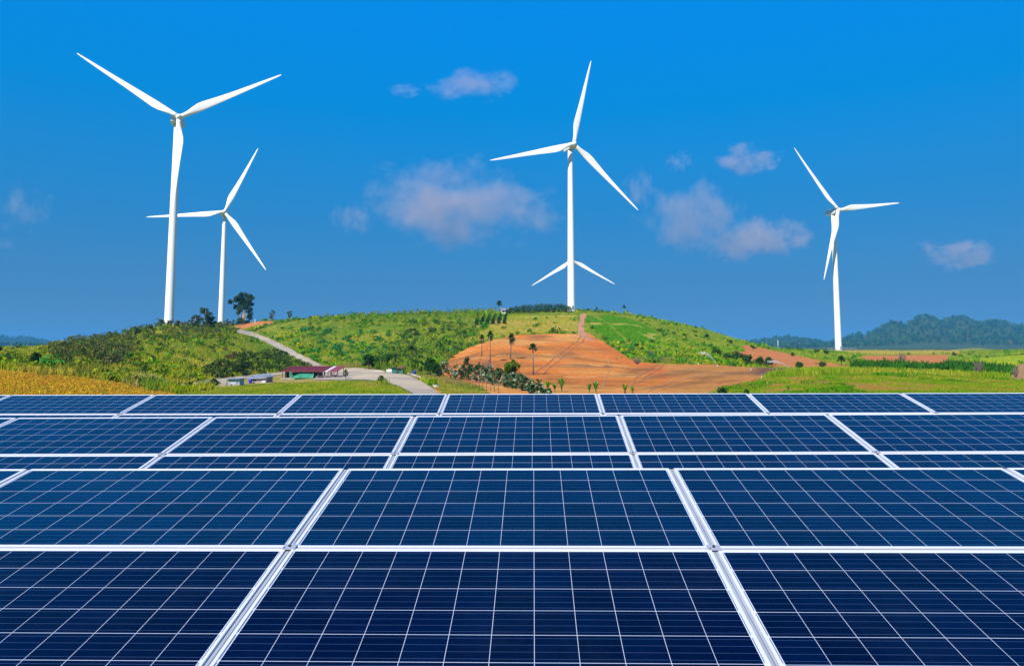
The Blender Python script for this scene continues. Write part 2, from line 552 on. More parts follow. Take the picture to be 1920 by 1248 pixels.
def red_soil(x, y, px, py):
    # sandy and moist patches that follow the sprinkler lines of the field
    rows = fbm(x / 20 + y / 30, y / 11 + x / 60, 31, 4)
    big = fbm(x / 40, y / 30, 37, 3)
    fine = fbm(x / 7 + y / 12, y / 5, 39, 3)
    bright = np.array((0.56, 0.180, 0.038)); tan = np.array((0.56, 0.270, 0.076))
    c = lerp(bright, tan, sstep(0.40, 0.6, big * .6 + fine * .4))
    c = lerp(c, (0.25, 0.11, 0.042), np.clip(sstep(0.50, 0.70, rows) * 0.6, 0, 1))
    right = sstep(1170, 1330, px)
    c = lerp(c, (0.37, 0.19, 0.06), right * 0.65)
    # brighter clay along the upper right border
    edge = np.exp(-((py - (640 + (px - 1110) * .47)) / 14) ** 2) * (px > 1090) * (px < 1250)
    c = lerp(c, (0.52, 0.145, 0.035), edge * .8)
    t = np.zeros(px.shape)
    for (bx, by, w, h, s, k) in BLOT:
        yy = py - by - k * (px - bx)
        t = np.maximum(t, s * np.exp(-np.abs((px - bx) / w) ** 3 - np.abs(yy / h) ** 2.2))
    t = t * (0.55 + 0.9 * fbm(x / 9 + y / 20, y / 4, 43, 3))
    c = lerp(c, (0.20, 0.10, 0.045), np.clip(t, 0, 1))
    wet = sstep(1395, 1430, px) * sstep(1498, 1470, px) * sstep(707, 701, py + (px - 1430) * 0.05)
    c = lerp(c, (0.12, 0.065, 0.05), wet * 0.9)
    return c


def cover(x, y, z):
    px, py = project(x, y, z)
    Y = y
    n1 = fbm(x / 18, y / 18, 51, 4); n2 = fbm(x / 6, y / 6, 52, 3)
    c = lerp((0.11, 0.19, 0.018), (0.20, 0.24, 0.03), sstep(0.35, 0.65, n1))
    c = lerp(c, (0.07, 0.14, 0.015), sstep(0.5, 0.7, n2) * 0.6)
    front = sstep(1250, 1330, px) * (Y < 125)
    c = lerp(c, lerp((0.20, 0.26, 0.018), (0.27, 0.165, 0.045), sstep(0.47, 0.56, fbm(x / 2.4, y / 6, 91, 4))), front)
    def put(name, col):
        nonlocal c
        m = zone(name, px, py, Y)
        c = np.where(m[..., None], col, c)
    put('lawn', lerp((0.20, 0.26, 0.02), lerp((0.22, 0.26, 0.025), (0.30, 0.22, 0.07), sstep(0.4, 0.6, n2)), sstep(640, 700, px) * sstep(728, 716, py)))
    put('meadow', lerp((0.24, 0.26, 0.03), (0.33, 0.27, 0.06), sstep(0.4, 0.6, n1)))
    put('dry', lerp((0.33, 0.27, 0.07), (0.25, 0.24, 0.05), n2))
    put('ygreen', lerp((0.25, 0.33, 0.02), (0.16, 0.26, 0.02), n2))
    stripe = sstep(0.62, 0.7, fbm(x / 10, y / 10, 77, 3))
    put('cropa', lerp((0.09, 0.28, 0.012), (0.36, 0.28, 0.08), stripe * 0.8))
    put('cropb', lerp((0.09, 0.27, 0.012), (0.36, 0.28, 0.08), stripe * 0.6))
    put('pad', lerp((0.30, 0.24, 0.10), (0.20, 0.24, 0.03), sstep(0.4, 0.6, n2)))
    put('roadside', lerp((0.16, 0.17, 0.03), (0.25, 0.15, 0.07), sstep(0.4, 0.6, n2)))
    far = (Y > 290) & (px < 120)
    c = np.where(far[..., None], lerp((0.17, 0.25, 0.06), (0.24, 0.27, 0.07), n1), c)
    vfar = Y > 950
    c = np.where(vfar[..., None], np.array((0.05, 0.09, 0.03)), c)
    mound = (Y > 1050) & (Y < 1450) & (px > 1760) & (px < 1900) & (z > -8)
    c = np.where(mound[..., None], np.array((0.16, 0.22, 0.06)), c)
    near = Y < 40
    c = np.where(near[..., None], lerp((0.12, 0.13, 0.04), (0.2, 0.15, 0.08), n2), c)
    return c


# ------------------------------------------------------------------ the ground, one sheet
def grid_mesh(name, hx, Yg, mat):
    pass


az_front = np.arctan((np.arange(-420, 2341, 4.0) - 960) * _cp / F)
a0, a1 = az_front[0], az_front[-1]
rest = np.linspace(a1, a0 + 2 * PI, 60)[1:-1]
AZ = np.concatenate([az_front, rest])
NF = len(az_front)
RG = np.exp(np.concatenate([np.linspace(math.log(1.0), math.log(40), 26)[:-1], np.linspace(math.log(40), math.log(620), 430)[:-1],
                            np.linspace(math.log(620), math.log(11000), 110)]))
AA, RR = np.meshgrid(AZ, RG, indexing='ij')
GX = RR * np.sin(AA); GY = RR * np.cos(AA)
GZ = terrain(GX, GY)
na, nr = AA.shape
idx = (np.arange(na * nr).reshape(na, nr)).astype(np.int32)
i2 = np.roll(idx, -1, axis=0)
Q = np.stack([idx[:, :-1], idx[:, 1:], i2[:, 1:], i2[:, :-1]], -1)


def indexed_mesh(name, co, faces, tint, mat, smooth=True):
    me = bpy.data.meshes.new(name)
    me.vertices.add(len(co)); me.vertices.foreach_set('co', co.astype(np.float32).ravel())
    n = len(faces)
    me.loops.add(n * 4); me.polygons.add(n)
    me.loops.foreach_set('vertex_index', faces.astype(np.int32).ravel())
    me.polygons.foreach_set('loop_start', np.arange(0, n * 4, 4, dtype=np.int32))
    me.polygons.foreach_set('loop_total', np.full(n, 4, np.int32))
    me.polygons.foreach_set('use_smooth', np.ones(n, bool))
    ca = me.attributes.new('tint', 'FLOAT_COLOR', 'POINT')
    c4 = np.ones((len(co), 4), np.float32); c4[:, :3] = tint
    ca.data.foreach_set('color', c4.ravel())
    me.materials.append(mat)
    me.update(calc_edges=True)
    return me


co = np.stack([GX, GY, GZ], -1).reshape(-1, 3)
tint = cover(co[:, 0], co[:, 1], co[:, 2])
centre = len(co)
fa = Q.reshape(-1, 4)[:, ::-1]
co_all = np.vstack([co, [[0, 0, 0]]])
fan = np.stack([np.full(na // 2, centre), idx[0:2 * (na // 2):2, 0], idx[1:2 * (na // 2):2, 0], np.roll(idx[:, 0], -2)[0:2 * (na // 2):2]], -1)
me = indexed_mesh('ground', co_all, np.vstack([fa, fan]), np.vstack([tint, tint[:1]]), LAND)
tag(link('ground', me), kind='structure')

QF = Q[:NF - 1]
fx, fy = GX[:NF], GY[:NF]
cxm = (GX[:NF - 1, :-1] + GX[1:NF, 1:]) / 2; cym = (GY[:NF - 1, :-1] + GY[1:NF, 1:]) / 2; czm = (GZ[:NF - 1, :-1] + GZ[1:NF, 1:]) / 2
qpx, qpy = project(cxm, cym, czm)


def patch(name, zones, colfn, mat, lift=0.06, minus=()):
    m = np.zeros(qpx.shape, bool)
    for zn in zones: m |= zone(zn, qpx, qpy, cym)
    for zn in minus: m &= ~zone(zn, qpx, qpy, cym)
    q = QF[m]
    used, inv = np.unique(q.ravel(), return_inverse=True)
    v = co[used].copy()
    px, py = project(v[:, 0], v[:, 1], v[:, 2])
    t = colfn(v[:, 0], v[:, 1], px, py)
    v[:, 2] += lift
    me = indexed_mesh(name, v, inv.reshape(-1, 4)[:, ::-1], t, mat)
    return tag(link(name, me), kind='structure')


def gravel_col(x, y, px, py):
    n1 = fbm(x / 9, y / 14, 61, 4)
    c = lerp((0.33, 0.30, 0.25), (0.45, 0.38, 0.28), sstep(0.35, 0.65, n1))
    return c


def orange_col(x, y, px, py):
    n1 = fbm(x / 8, y / 8, 63, 4); n2 = fbm(x / 2, y / 2, 64, 3)
    c = lerp((0.46, 0.25, 0.025), (0.48, 0.19, 0.03), sstep(0.4, 0.6, n1))
    return lerp(c, (0.50, 0.38, 0.04), sstep(0.55, 0.7, n2) * 0.7)


def clay(x, y, px, py):
    n1 = fbm(x / 25, y / 8, 65, 4)
    return lerp((0.48, 0.17, 0.055), (0.42, 0.18, 0.07), n1)


patch('road', ['road', 'yard'], gravel_col, GRAVEL, 0.08)
patch('plowed_field', ['red'], red_soil, SOIL, 0.06, minus=('roadside', 'yard', 'track'))
patch('bare_field', ['rect'], clay, SOIL, 0.06)
patch('bare_slope', ['strip'], clay, SOIL, 0.06, minus=('red',))
patch('earth_bank', ['bank'], lambda x, y, a, b: lerp((0.38, 0.22, 0.11), (0.28, 0.17, 0.09), fbm(x / 3, y / 3, 3)), SOIL, 0.06)
patch('earth_cutting', ['cut'], clay, SOIL, 0.06)
patch('dirt_track', ['track'], lambda x, y, a, b: lerp((0.48, 0.22, 0.13), (0.42, 0.24, 0.15), fbm(x / 4, y / 4, 3)), SOIL, 0.07)
patch('crop_field', ['orange'], orange_col, SOIL, 0.05)

# ------------------------------------------------------------------ solar panels
ARR = {
    'nearest': (-2.9592, 4.6425, -0.7589, -0.0284, 0.1841, -0.0063, 1.9563, 1.0581, range(-1, 4), range(0, 3)),
    'middle': (-2.9088, 7.3499, -0.7054, -0.0328, 0.2105, -0.0078, 1.9687, 1.036, range(-2, 5), range(-1, 4)),
    'farthest': (-4.9437, 10.3862, -0.6936, -0.0298, 0.2102, -0.0042, 2.0336, 0.8946, range(-2, 7), range(-2, 7)),
}
GAPX, GAPY, LIP, TH = 0.030, 0.020, 0.0125, 0.036

ALU = simple('aluminium_frame', (0.82, 0.83, 0.845), 0.42, 0.3, 0.05, 2.0, spec=0.5)
RAIL = simple('aluminium_rail', (0.40, 0.44, 0.50), 0.45, 0.3, 0.08, 3.0)
CROSS = simple('cross_rail_metal', (0.30, 0.32, 0.35), 0.5, 0.3, 0.1, 3.0)


def cell_material(name, gw, gh):
    m, n, b = newmat(name)
    uv = n.nodes.new('ShaderNodeUVMap'); uv.uv_map = 'UVMap'
    sp = n.nodes.new('ShaderNodeSeparateXYZ'); n.links.new(uv.outputs[0], sp.inputs[0])
    x, y = sp.outputs[0], sp.outputs[1]
    mg = 0.0085
    px = (gw - 2 * mg) / 12; py = (gh - 2 * mg) / 6
    cx = math_(n, 'DIVIDE', math_(n, 'SUBTRACT', x, mg), px)
    cy = math_(n, 'DIVIDE', math_(n, 'SUBTRACT', y, mg), py)
    fx = math_(n, 'FRACT', cx); fy = math_(n, 'FRACT', cy)
    ex = math_(n, 'MULTIPLY', math_(n, 'MINIMUM', fx, math_(n, 'SUBTRACT', 1, fx)), px)
    ey = math_(n, 'MULTIPLY', math_(n, 'MINIMUM', fy, math_(n, 'SUBTRACT', 1, fy)), py)
    line = math_(n, 'LESS_THAN', math_(n, 'MINIMUM', math_(n, 'ADD', ex, 0.0004), ey), 0.0013)
    out = math_(n, 'MAXIMUM', math_(n, 'MAXIMUM', math_(n, 'LESS_THAN', cx, 0.0), math_(n, 'GREATER_THAN', cx, 12.0)),
                math_(n, 'MAXIMUM', math_(n, 'LESS_THAN', cy, 0.0), math_(n, 'GREATER_THAN', cy, 6.0)))
    sheet = math_(n, 'MAXIMUM', line, out)
    # dark strip in the side margins, broken between the cells
    dx = math_(n, 'MINIMUM', x, math_(n, 'SUBTRACT', gw, x))
    strip = math_(n, 'MULTIPLY', math_(n, 'MULTIPLY', math_(n, 'GREATER_THAN', dx, 0.002), math_(n, 'LESS_THAN', dx, 0.005)),
                  math_(n, 'GREATER_THAN', ey, 0.009))
    sheet = math_(n, 'SUBTRACT', sheet, strip, clamp=True)
    bus = math_(n, 'LESS_THAN', math_(n, 'ABSOLUTE', math_(n, 'SUBTRACT', math_(n, 'FRACT', math_(n, 'MULTIPLY', cy, 4.0)), 0.5)), 0.0007 / (py / 4))
    # cell to cell tint and crystal grain
    cmb = n.nodes.new('ShaderNodeCombineXYZ')
    oi = n.nodes.new('ShaderNodeObjectInfo')
    n.links.new(math_(n, 'FLOOR', cx), cmb.inputs[0]); n.links.new(math_(n, 'FLOOR', cy), cmb.inputs[1])
    n.links.new(math_(n, 'MULTIPLY', oi.outputs['Random'], 50.0), cmb.inputs[2])
    wn = n.nodes.new('ShaderNodeTexWhiteNoise'); n.links.new(cmb.outputs[0], wn.inputs['Vector'])
    vo = n.nodes.new('ShaderNodeTexVoronoi'); vo.inputs['Scale'].default_value = 55
    n.links.new(uv.outputs[0], vo.inputs['Vector'])
    vs = n.nodes.new('ShaderNodeSeparateColor'); n.links.new(vo.outputs['Color'], vs.inputs[0])
    big = noise(n, uv.outputs[0], 1.6, 4)
    val = math_(n, 'ADD', math_(n, 'MULTIPLY', wn.outputs[0], 0.45), math_(n, 'MULTIPLY', vs.outputs[0], 0.35))
    val = math_(n, 'ADD', val, math_(n, 'MULTIPLY', big, 0.5))
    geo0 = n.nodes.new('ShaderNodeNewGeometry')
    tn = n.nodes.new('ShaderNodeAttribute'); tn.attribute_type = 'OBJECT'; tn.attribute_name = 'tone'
    c1 = mixrgb(n, (0.0002, 0.0020, 0.020), (0.0002, 0.014, 0.048), math_(n, 'ADD', tn.outputs['Fac'], math_(n, 'MULTIPLY', math_(n, 'SUBTRACT', noise(n, geo0.outputs['Position'], 1.1, 5, 0.65), 0.5), 0.9), clamp=True))  # broad noise in the colour stands for smudges and soft reflection streaks
    hs = n.nodes.new('ShaderNodeHueSaturation'); n.links.new(c1, hs.inputs['Color'])
    n.links.new(math_(n, 'ADD', val, 0.3), hs.inputs['Value'])
    c2 = mixrgb(n, hs.outputs[0], (0.05, 0.085, 0.17), bus)
    c3 = mixrgb(n, c2, (0.50, 0.57, 0.70), sheet)
    # thin film of dust, patchy
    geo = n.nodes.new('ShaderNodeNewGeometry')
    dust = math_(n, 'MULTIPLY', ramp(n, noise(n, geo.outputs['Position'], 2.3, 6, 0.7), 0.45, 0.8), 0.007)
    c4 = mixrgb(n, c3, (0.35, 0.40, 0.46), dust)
    n.links.new(c4, b.inputs['Base Color'])
    b.inputs['Roughness'].default_value = 0.16
    b.inputs['IOR'].default_value = 1.28
    return m


def glass_mesh(name, gw, gh, mat):
    me = bpy.data.meshes.new(name)
    vs = [(0, 0, -0.030), (gw, 0, -0.030), (gw, gh, -0.030), (0, gh, -0.030), (0, 0, -0.003), (gw, 0, -0.003), (gw, gh, -0.003), (0, gh, -0.003)]
    vs = [(x + LIP, y + LIP, z) for x, y, z in vs]
    me.from_pydata(vs, [], [(0, 3, 2, 1), (4, 5, 6, 7), (0, 1, 5, 4), (1, 2, 6, 5), (2, 3, 7, 6), (3, 0, 4, 7)])
    uvl = me.uv_layers.new(name='UVMap')
    for lp in me.loops:
        v = me.vertices[lp.vertex_index].co
        uvl.data[lp.index].uv = (v.x - LIP, v.y - LIP)
    me.materials.append(mat)
    return me


ORD = ['first', 'second', 'third', 'fourth', 'fifth', 'sixth', 'seventh', 'eighth', 'ninth', 'tenth']
for an, (ax, ay, az, yaw, tilt, roll, W, H, up, low) in ARR.items():
    M0 = Matrix.Translation((ax, ay, az + EZ)) @ Matrix.Rotation(yaw, 4, 'Z') @ Matrix.Rotation(tilt, 4, 'X') @ Matrix.Rotation(roll, 4, 'Y')
    lw, lh = W - GAPX, H - GAPY
    gw, gh = lw - 2 * LIP, lh - 2 * LIP
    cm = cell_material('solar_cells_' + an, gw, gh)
    gm = glass_mesh('cell_sheet', gw, gh, cm)
    fb = MB()
    fb.box(0, lw, 0, LIP, -TH, 0); fb.box(0, lw, lh - LIP, lh, -TH, 0)
    fb.box(0, LIP, LIP, lh - LIP, -TH, 0); fb.box(lw - LIP, lw, LIP, lh - LIP, -TH, 0)
    # the low outer step of the extruded frame
    fm = fb.mesh('frame', ALU)
    rows = [(1, up, 'upper'), (0, low, 'lower')]
    for j, cols, rn in rows:
        cols = list(cols)
        for c_, i in enumerate(cols):
            pos = 'leftmost' if c_ == 0 else ('rightmost' if c_ == len(cols) - 1 else ORD[c_] + ' from the left')
            if an == 'farthest' and j == 0:
                lab = 'mostly hidden solar panel in the lower row of the farthest array, %s' % pos
            else:
                lab = 'dark blue solar panel in the %s row of the %s array, %s' % (rn, an, pos)
            t = bpy.data.objects.new('solar_panel', None)
            C.objects.link(t)
            jit = random.Random(hash((an == 'nearest', i, j)) & 0xffff)
            t.matrix_world = M0 @ Matrix.Translation((i * W + GAPX / 2, (j - 2) * H + GAPY / 2, jit.uniform(-.0015, .0015)))
            t.empty_display_size = 0.2
            tag(t, lab, 'solar panel', 'solar panels of the %s array' % an)
            link('frame', fm, t)
            cs_ = link('cell_sheet', gm, t)
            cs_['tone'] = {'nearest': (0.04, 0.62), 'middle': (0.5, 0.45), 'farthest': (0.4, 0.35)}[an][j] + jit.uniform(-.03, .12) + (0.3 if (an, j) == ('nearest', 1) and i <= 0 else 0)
    rk = bpy.data.objects.new('mounting_rack', None)
    C.objects.link(rk); rk.matrix_world = M0
    tag(rk, 'aluminium mounting rack showing in the seams of the %s panel array' % an, 'rack', 'mounting racks')
    i0, i1 = min(up), max(up) + 1
    for i in range(i0, i1 + 1):
        r = MB()
        x = i * W
        r.box(x - 0.022, x - 0.003, -2 * H, 0, -0.060, -0.037)
        r.box(x + 0.003, x + 0.022, -2 * H, 0, -0.060, -0.037)
        r.box(x - 0.0135, x + 0.002, -2 * H + 0.002, -0.002, -0.037, -0.009)
        r.box(x + 0.005, x + 0.0135, -2 * H + 0.002, -0.002, -0.037, -0.009)
        ro = r.build('rail', RAIL, rk)
        if i0 < i < i1:
            cl = MB()
            cl.box(x - 0.030, x + 0.030, -H - 0.024, -H + 0.022, 0.002, 0.006)
            clo = cl.build('clamp', RAIL, rk)
            bo = MB(); bo.tube([(x, -H, 0.006), (x, -H, 0.013)], 0.007, 8)
            bo.tube([(x - 0.02, -H - 0.016, 0.006), (x - 0.02, -H - 0.016, 0.009)], 0.004, 6)
            bo.build('bolt', DARKM, clo)
    cr = MB()
    cr.box(i0 * W, i1 * W, -H - 0.0095, -H + 0.0075, -0.058, -0.004)
    cr.build('cross_rail', CROSS, rk)
    for yy in (-0.35 * H, -1.7 * H):
        b_ = MB(); b_.box(i0 * W, i1 * W, yy - 0.03, yy + 0.03, -0.12, -0.061)
        b_.build('purlin', GREYM, rk)
    inv = M0.inverted()
    for i in range(i0, i1 + 1, 2):
        for yy in (-0.35 * H, -1.7 * H):
            a = Vector((i * W, yy, -0.12)); w = M0 @ a
            gzz = float(terrain(w.x, w.y)) - 0.1
            p = MB(); p.tube([a, inv @ Vector((w.x, w.y, gzz))], 0.035, 10)
            p.build('post', GREYM, rk)

# ------------------------------------------------------------------ wind turbines
def blade_mesh():
    Lb = 55.0
    #      r     chord  thick  leading edge  twist
    ST = [(0.018, 2.3, 2.3, 1.15, 20), (0.05, 2.3, 2.3, 1.15, 20), (0.09, 2.6, 2.1, 1.2, 18), (0.14, 3.4, 1.7, 1.3, 15), (0.19, 4.1, 1.35, 1.35, 12),
          (0.24, 4.25, 1.1, 1.35, 10), (0.32, 3.8, 0.88, 1.25, 7.5), (0.42, 3.2, 0.68, 1.1, 5), (0.55, 2.55, 0.48, 0.9, 3), (0.68, 2.0, 0.34, 0.7, 1.5),
          (0.8, 1.55, 0.24, 0.55, .5), (0.9, 1.12, 0.16, 0.42, 0), (0.96, 0.78, 0.11, 0.3, 0), (0.99, 0.45, 0.06, 0.18, 0), (1.0, 0.14, 0.03, 0.05, 0)]
    n = 20
    vs = []; fs = []
    for (r, c, t, le, tw) in ST:
        w = min(1, max(0, (r - 0.05) / 0.14))
        pre = -1.6 * r * r
        for k in range(n):
            a = 2 * PI * k / n
            cx = math.cos(a); sy = math.sin(a)
            X = (1 - cx) / 2
            circ = sy * t / 2
            foil = (1 if sy >= 0 else -1) * t / 2 * 2.6 * (0.2969 * math.sqrt(max(X, 0)) - 0.126 * X - 0.3516 * X * X + 0.2843 * X ** 3 - 0.1015 * X ** 4) / 0.39
            if sy < 0: foil *= 0.75
            y = circ * (1 - w) + foil * w
            x = le - c * X
            ta = R(tw)
            vs.append((x * math.cos(ta) - y * math.sin(ta), x * math.sin(ta) + y * math.cos(ta) + pre, r * Lb))
    m = len(ST)
    for i in range(m - 1):
        for k in range(n):
            k2 = (k + 1) % n
            fs.append((i * n + k, i * n + k2, (i + 1) * n + k2, (i + 1) * n + k))
    fs.append(tuple(reversed(range(n)))); fs.append(tuple((m - 1) * n + k for k in range(n)))
    b = MB(); b.add(vs, fs, True)
    b.sm[-1] = b.sm[-2] = False
    return b.mesh('blade', WHITE)


BLADE = blade_mesh()
# hub column, hub row, distance, yaw, phase, label
TURB = [
    (336, 220, 361.0, 15, 61, 'tallest white wind turbine, on the left hill, one blade hanging down its tower'),
    (421, 397, 551.0, 8, 24, 'white wind turbine behind the left hill beside the tall dark tree'),
    (1076, 270, 427.0, 20, 14, 'white wind turbine on the central hilltop next to the red dirt track'),
    (1072, 488, 806.0, 14, -2, 'distant wind turbine behind the central one, only two side blades clearly showing'),
    (1572, 394, 519.0, 18, 81.5, 'white wind turbine on the flat fields before the wooded hill'),
]
for (hx_, hy_, D, yaw, ph, lab) in TURB:
    hub = Vector(unproj(hx_, hy_, D))
    yw = R(yaw); tl = R(5)
    n_ = Vector((math.sin(yw) * math.cos(tl), -math.cos(yw) * math.cos(tl), math.sin(tl)))
    nh = Vector((n_.x, n_.y, 0)).normalized()
    side = Vector((math.cos(yw), math.sin(yw), 0))
    off = {336: -1.7, 421: -1.0}.get(hx_, 0.0)     # towers stand a little beside the rotor axis
    base = Vector((hub.x, hub.y, 0)) - nh * 5.2 + side * off
    base.z = float(terrain(base.x, base.y)) - 0.3
    t = thing('wind_turbine', lab, 'wind turbine', base, yw, 'wind turbines on the hills')
    inv = (Matrix.Translation(base) @ Matrix.Rotation(yw, 4, 'Z')).inverted()
    hz = hub.z - base.z
    top = hz - 2.6
    tw = MB()
    seg = 14
    hs = [0, 0.4] + [top * k / seg for k in range(1, seg + 1)]
    rad = [2.35, 2.25] + [2.22 - (2.22 - 1.42) * (k / seg) ** 1.15 for k in range(1, seg + 1)]
    tw.tube([(0, 0, h) for h in hs], rad, 40)
    two = tw.build('tower', WHITE, t)
    for k in (1, 2, 3):
        f_ = MB(); hh = top * k / 3.6
        rr = 2.22 - (2.22 - 1.42) * (hh / top) ** 1.15
        f_.tube([(0, 0, hh - .06), (0, 0, hh + .06)], rr + 0.012, 40)
        f_.build('flange', NACW, two)
    dr = MB(); dr.box(-0.5, 0.5, -2.36, -2.2, 1.2, 3.4); dr.build('door', GREYM, two)
    # nacelle, its axis tilted 5 degrees, behind the rotor
    Mn = Matrix.Translation((0, 0, hz)) @ Matrix.Translation((0, -5.2, 0)) @ Matrix.Rotation(-tl, 4, 'X')
    nc = MB()
    prof = [(1.9, -1.35), (1.9, 1.1), (2.6, 1.75), (9.3, 1.95), (11.2, 1.5), (11.4, -0.9), (9.6, -1.75), (3.4, -2.15)]
    nc.prism(prof, -1.75 + min(0, off * .5), 1.75 - off * .6, 'x', Mn)
    nme = nc.mesh('nacelle', NACW)
    bm = bmesh.new(); bm.from_mesh(nme)
    bmesh.ops.bevel(bm, geom=bm.edges[:], offset=0.3, segments=3, affect='EDGES', profile=0.6)
    bm.to_mesh(nme); bm.free()
    for p_ in nme.polygons: p_.use_smooth = True
    no = link('nacelle', nme, t)
    dk = MB()
    for s_ in (-1, 1):
        dk.tube([Mn @ Vector((1.5 * s_, 9.0, 1.9)), Mn @ Vector((1.5 * s_, 9.0, 3.1)), Mn @ Vector((1.5 * s_, 12.6, 3.1)), Mn @ Vector((1.5 * s_, 12.6, 0.2))], 0.07, 6)
        dk.tube([Mn @ Vector((1.5 * s_, 9.0, 2.5)), Mn @ Vector((1.5 * s_, 12.6, 2.5))], 0.05, 6)
    dk.tube([Mn @ Vector((-1.5, 12.6, 3.1)), Mn @ Vector((1.5, 12.6, 3.1))], 0.07, 6)
    dk.box(-1.6, 1.6, 11.4, 12.7, -0.35, -0.2, Mn)
    dk.build('service_deck', NACW, no)
    ms = MB(); ms.tube([Mn @ Vector((0.5, 8.2, 1.8)), Mn @ Vector((0.5, 8.2, 3.6))], 0.06, 6)
    ms.tube([Mn @ Vector((0.1, 8.2, 3.3)), Mn @ Vector((0.9, 8.2, 3.3))], 0.05, 6)
    ms.build('weather_mast', GREYM, no)
    yb = MB(); yb.tube([(0, 0, top - 0.02), (0, 0, top + 1.2)], [1.5, 1.6], 32)
    yb.build('yaw_bearing', GREYM, no)
    hb = MB()
    hp = [(1.9, 1.30), (1.5, 1.5), (0.4, 1.62), (-0.6, 1.55), (-1.4, 1.25), (-1.95, 0.8), (-2.25, 0.3), (-2.3, 0.02)]
    Mh = Matrix.Translation((-off, 0, 0)) @ Mn
    hb.tube([Mh @ Vector((0, y, 0)) for y, r in hp], [r for y, r in hp], 28)
    ho = hb.build('hub', WHITE, t)
    sk = MB(); sk.tube([Mh @ Vector((0, 1.88, 0)), Mh @ Vector((0, 2.05, 0))], 1.2, 24); sk.build('seal_ring', DARKM, ho)
    for k in range(3):
        bo = link('blade', BLADE, t)
        bo.matrix_local = Mh @ Matrix.Rotation(R(ph + 120 * k), 4, 'Y')

# ------------------------------------------------------------------ foliage building blocks
def leaf_quads(cen, nrm, size, rng, asp=0.6):
    """one quad per centre, facing roughly along nrm"""
    n = len(cen)
    d = nrm + rng.normal(0, 0.55, (n, 3))
    d /= np.linalg.norm(d, axis=1, keepdims=True) + 1e-9
    a = rng.normal(0, 1, (n, 3))
    u = np.cross(d, a); u /= np.linalg.norm(u, axis=1, keepdims=True) + 1e-9
    w = np.cross(d, u)
    s = (np.asarray(size) * rng.uniform(0.7, 1.3, n))[:, None]
    u = u * s * 0.5; w = w * s * 0.5 * asp
    return np.stack([cen - u, cen - w * 1.0, cen + u, cen + w * 1.0], 1)


def clump(rng, c, r, n, size, flat=1.0, shell=0.55):
    """leaf quads through the volume of a lumpy ellipsoid"""
    d = rng.normal(0, 1, (n, 3)); d /= np.linalg.norm(d, axis=1, keepdims=True)
    rad = (shell + (1 - shell) * rng.random(n)) * (1 + 0.18 * np.sin(d[:, 0] * 5 + c[0]) * np.cos(d[:, 1] * 4 + c[1]))
    p = d * rad[:, None] * r
    p[:, 2] *= flat
    nn = d.copy(); nn[:, 2] += 0.35
    return leaf_quads(p + np.asarray(c)[None], nn, size, rng)


def tuft(rng, n, h, spread, w):
    """upright grass blades"""
    b = np.zeros((n, 3)); b[:, :2] = rng.normal(0, spread * 0.35, (n, 2))
    lean = rng.normal(0, 0.28, (n, 2)) * h
    t = b.copy(); t[:, :2] += lean; t[:, 2] = h * rng.uniform(0.55, 1.1, n)
    a = rng.uniform(0, PI, n)
    s = np.stack([np.cos(a), np.sin(a), np.zeros(n)], -1) * w
    return np.stack([b - s, b + s, t + s * 0.3, t - s * 0.3], 1)


vr = np.random.default_rng(11)
T_BUSH = []
for k in range(10):
    q = [clump(vr, (0, 0, 0.45), 0.6, 26, 0.36, 0.85, 0.5)]
    for m in range(3):
        a = vr.uniform(0, 2 * PI)
        q.append(clump(vr, (0.45 * math.cos(a), 0.45 * math.sin(a), vr.uniform(0.3, 0.75)), 0.38, 11, 0.33, 0.9, 0.5))
    T_BUSH.append(np.concatenate(q))
T_TUFT = [tuft(vr, 9, 1.0, 0.8, 0.07) for k in range(8)]
T_LOW = [tuft(vr, 8, 1.0, 2.2, 0.10) for k in range(8)]
T_CROP = [np.concatenate([tuft(vr, 5, 1.0, 0.8, 0.12), clump(vr, (0, 0, .45), .45, 7, 0.4, .6, .3)]) for k in range(6)]
T_SCRAG = []
for k in range(6):   # thin upright scrub with showing stems
    q = [tuft(vr, 7, 1.0, 0.5, 0.02)]
    for m in range(4):
        q.append(clump(vr, (vr.normal(0, .25), vr.normal(0, .25), vr.uniform(.45, .95)), 0.22, 7, 0.24, 1, 0.3))
    T_SCRAG.append(np.concatenate(q))


def scatter(templates, P, sx, sz, col, rng, jit=0.22):
    """copies of leaf templates at points, returned as quads and colours"""
    Vs = []; Cs = []
    which = rng.integers(0, len(templates), len(P))
    for k, T in enumerate(templates):
        m = which == k
        if not m.any(): continue
        p = P[m]; a = rng.uniform(0, 2 * PI, m.sum())
        ca, sa = np.cos(a)[:, None, None], np.sin(a)[:, None, None]
        x = T[None, :, :, 0] * sx[m][:, None, None]; y = T[None, :, :, 1] * sx[m][:, None, None]; z = T[None, :, :, 2] * sz[m][:, None, None]
        X = x * ca - y * sa + p[:, 0][:, None, None]; Y = x * sa + y * ca + p[:, 1][:, None, None]; Z = z + p[:, 2][:, None, None]
        Vs.append(np.stack([X, Y, Z], -1).reshape(-1, 4, 3))
        c = col[m][:, None, :] * rng.uniform(1 - jit, 1 + jit, (m.sum(), len(T), 1))
        Cs.append(c.reshape(-1, 3))
    return np.concatenate(Vs), np.concatenate(Cs)


def cand(n, h0, h1, y0, y1, rng, power=1.0):
    hx = rng.uniform(h0, h1, n)
    Y = np.exp(rng.uniform(math.log(y0), math.log(y1), n))
    x = (hx - 960) / F / _cp * Y
    z = terrain(x, Y)
    px, py = project(x, Y, z)
    return x, Y, z, px, py


ALLZ = list(POLY)


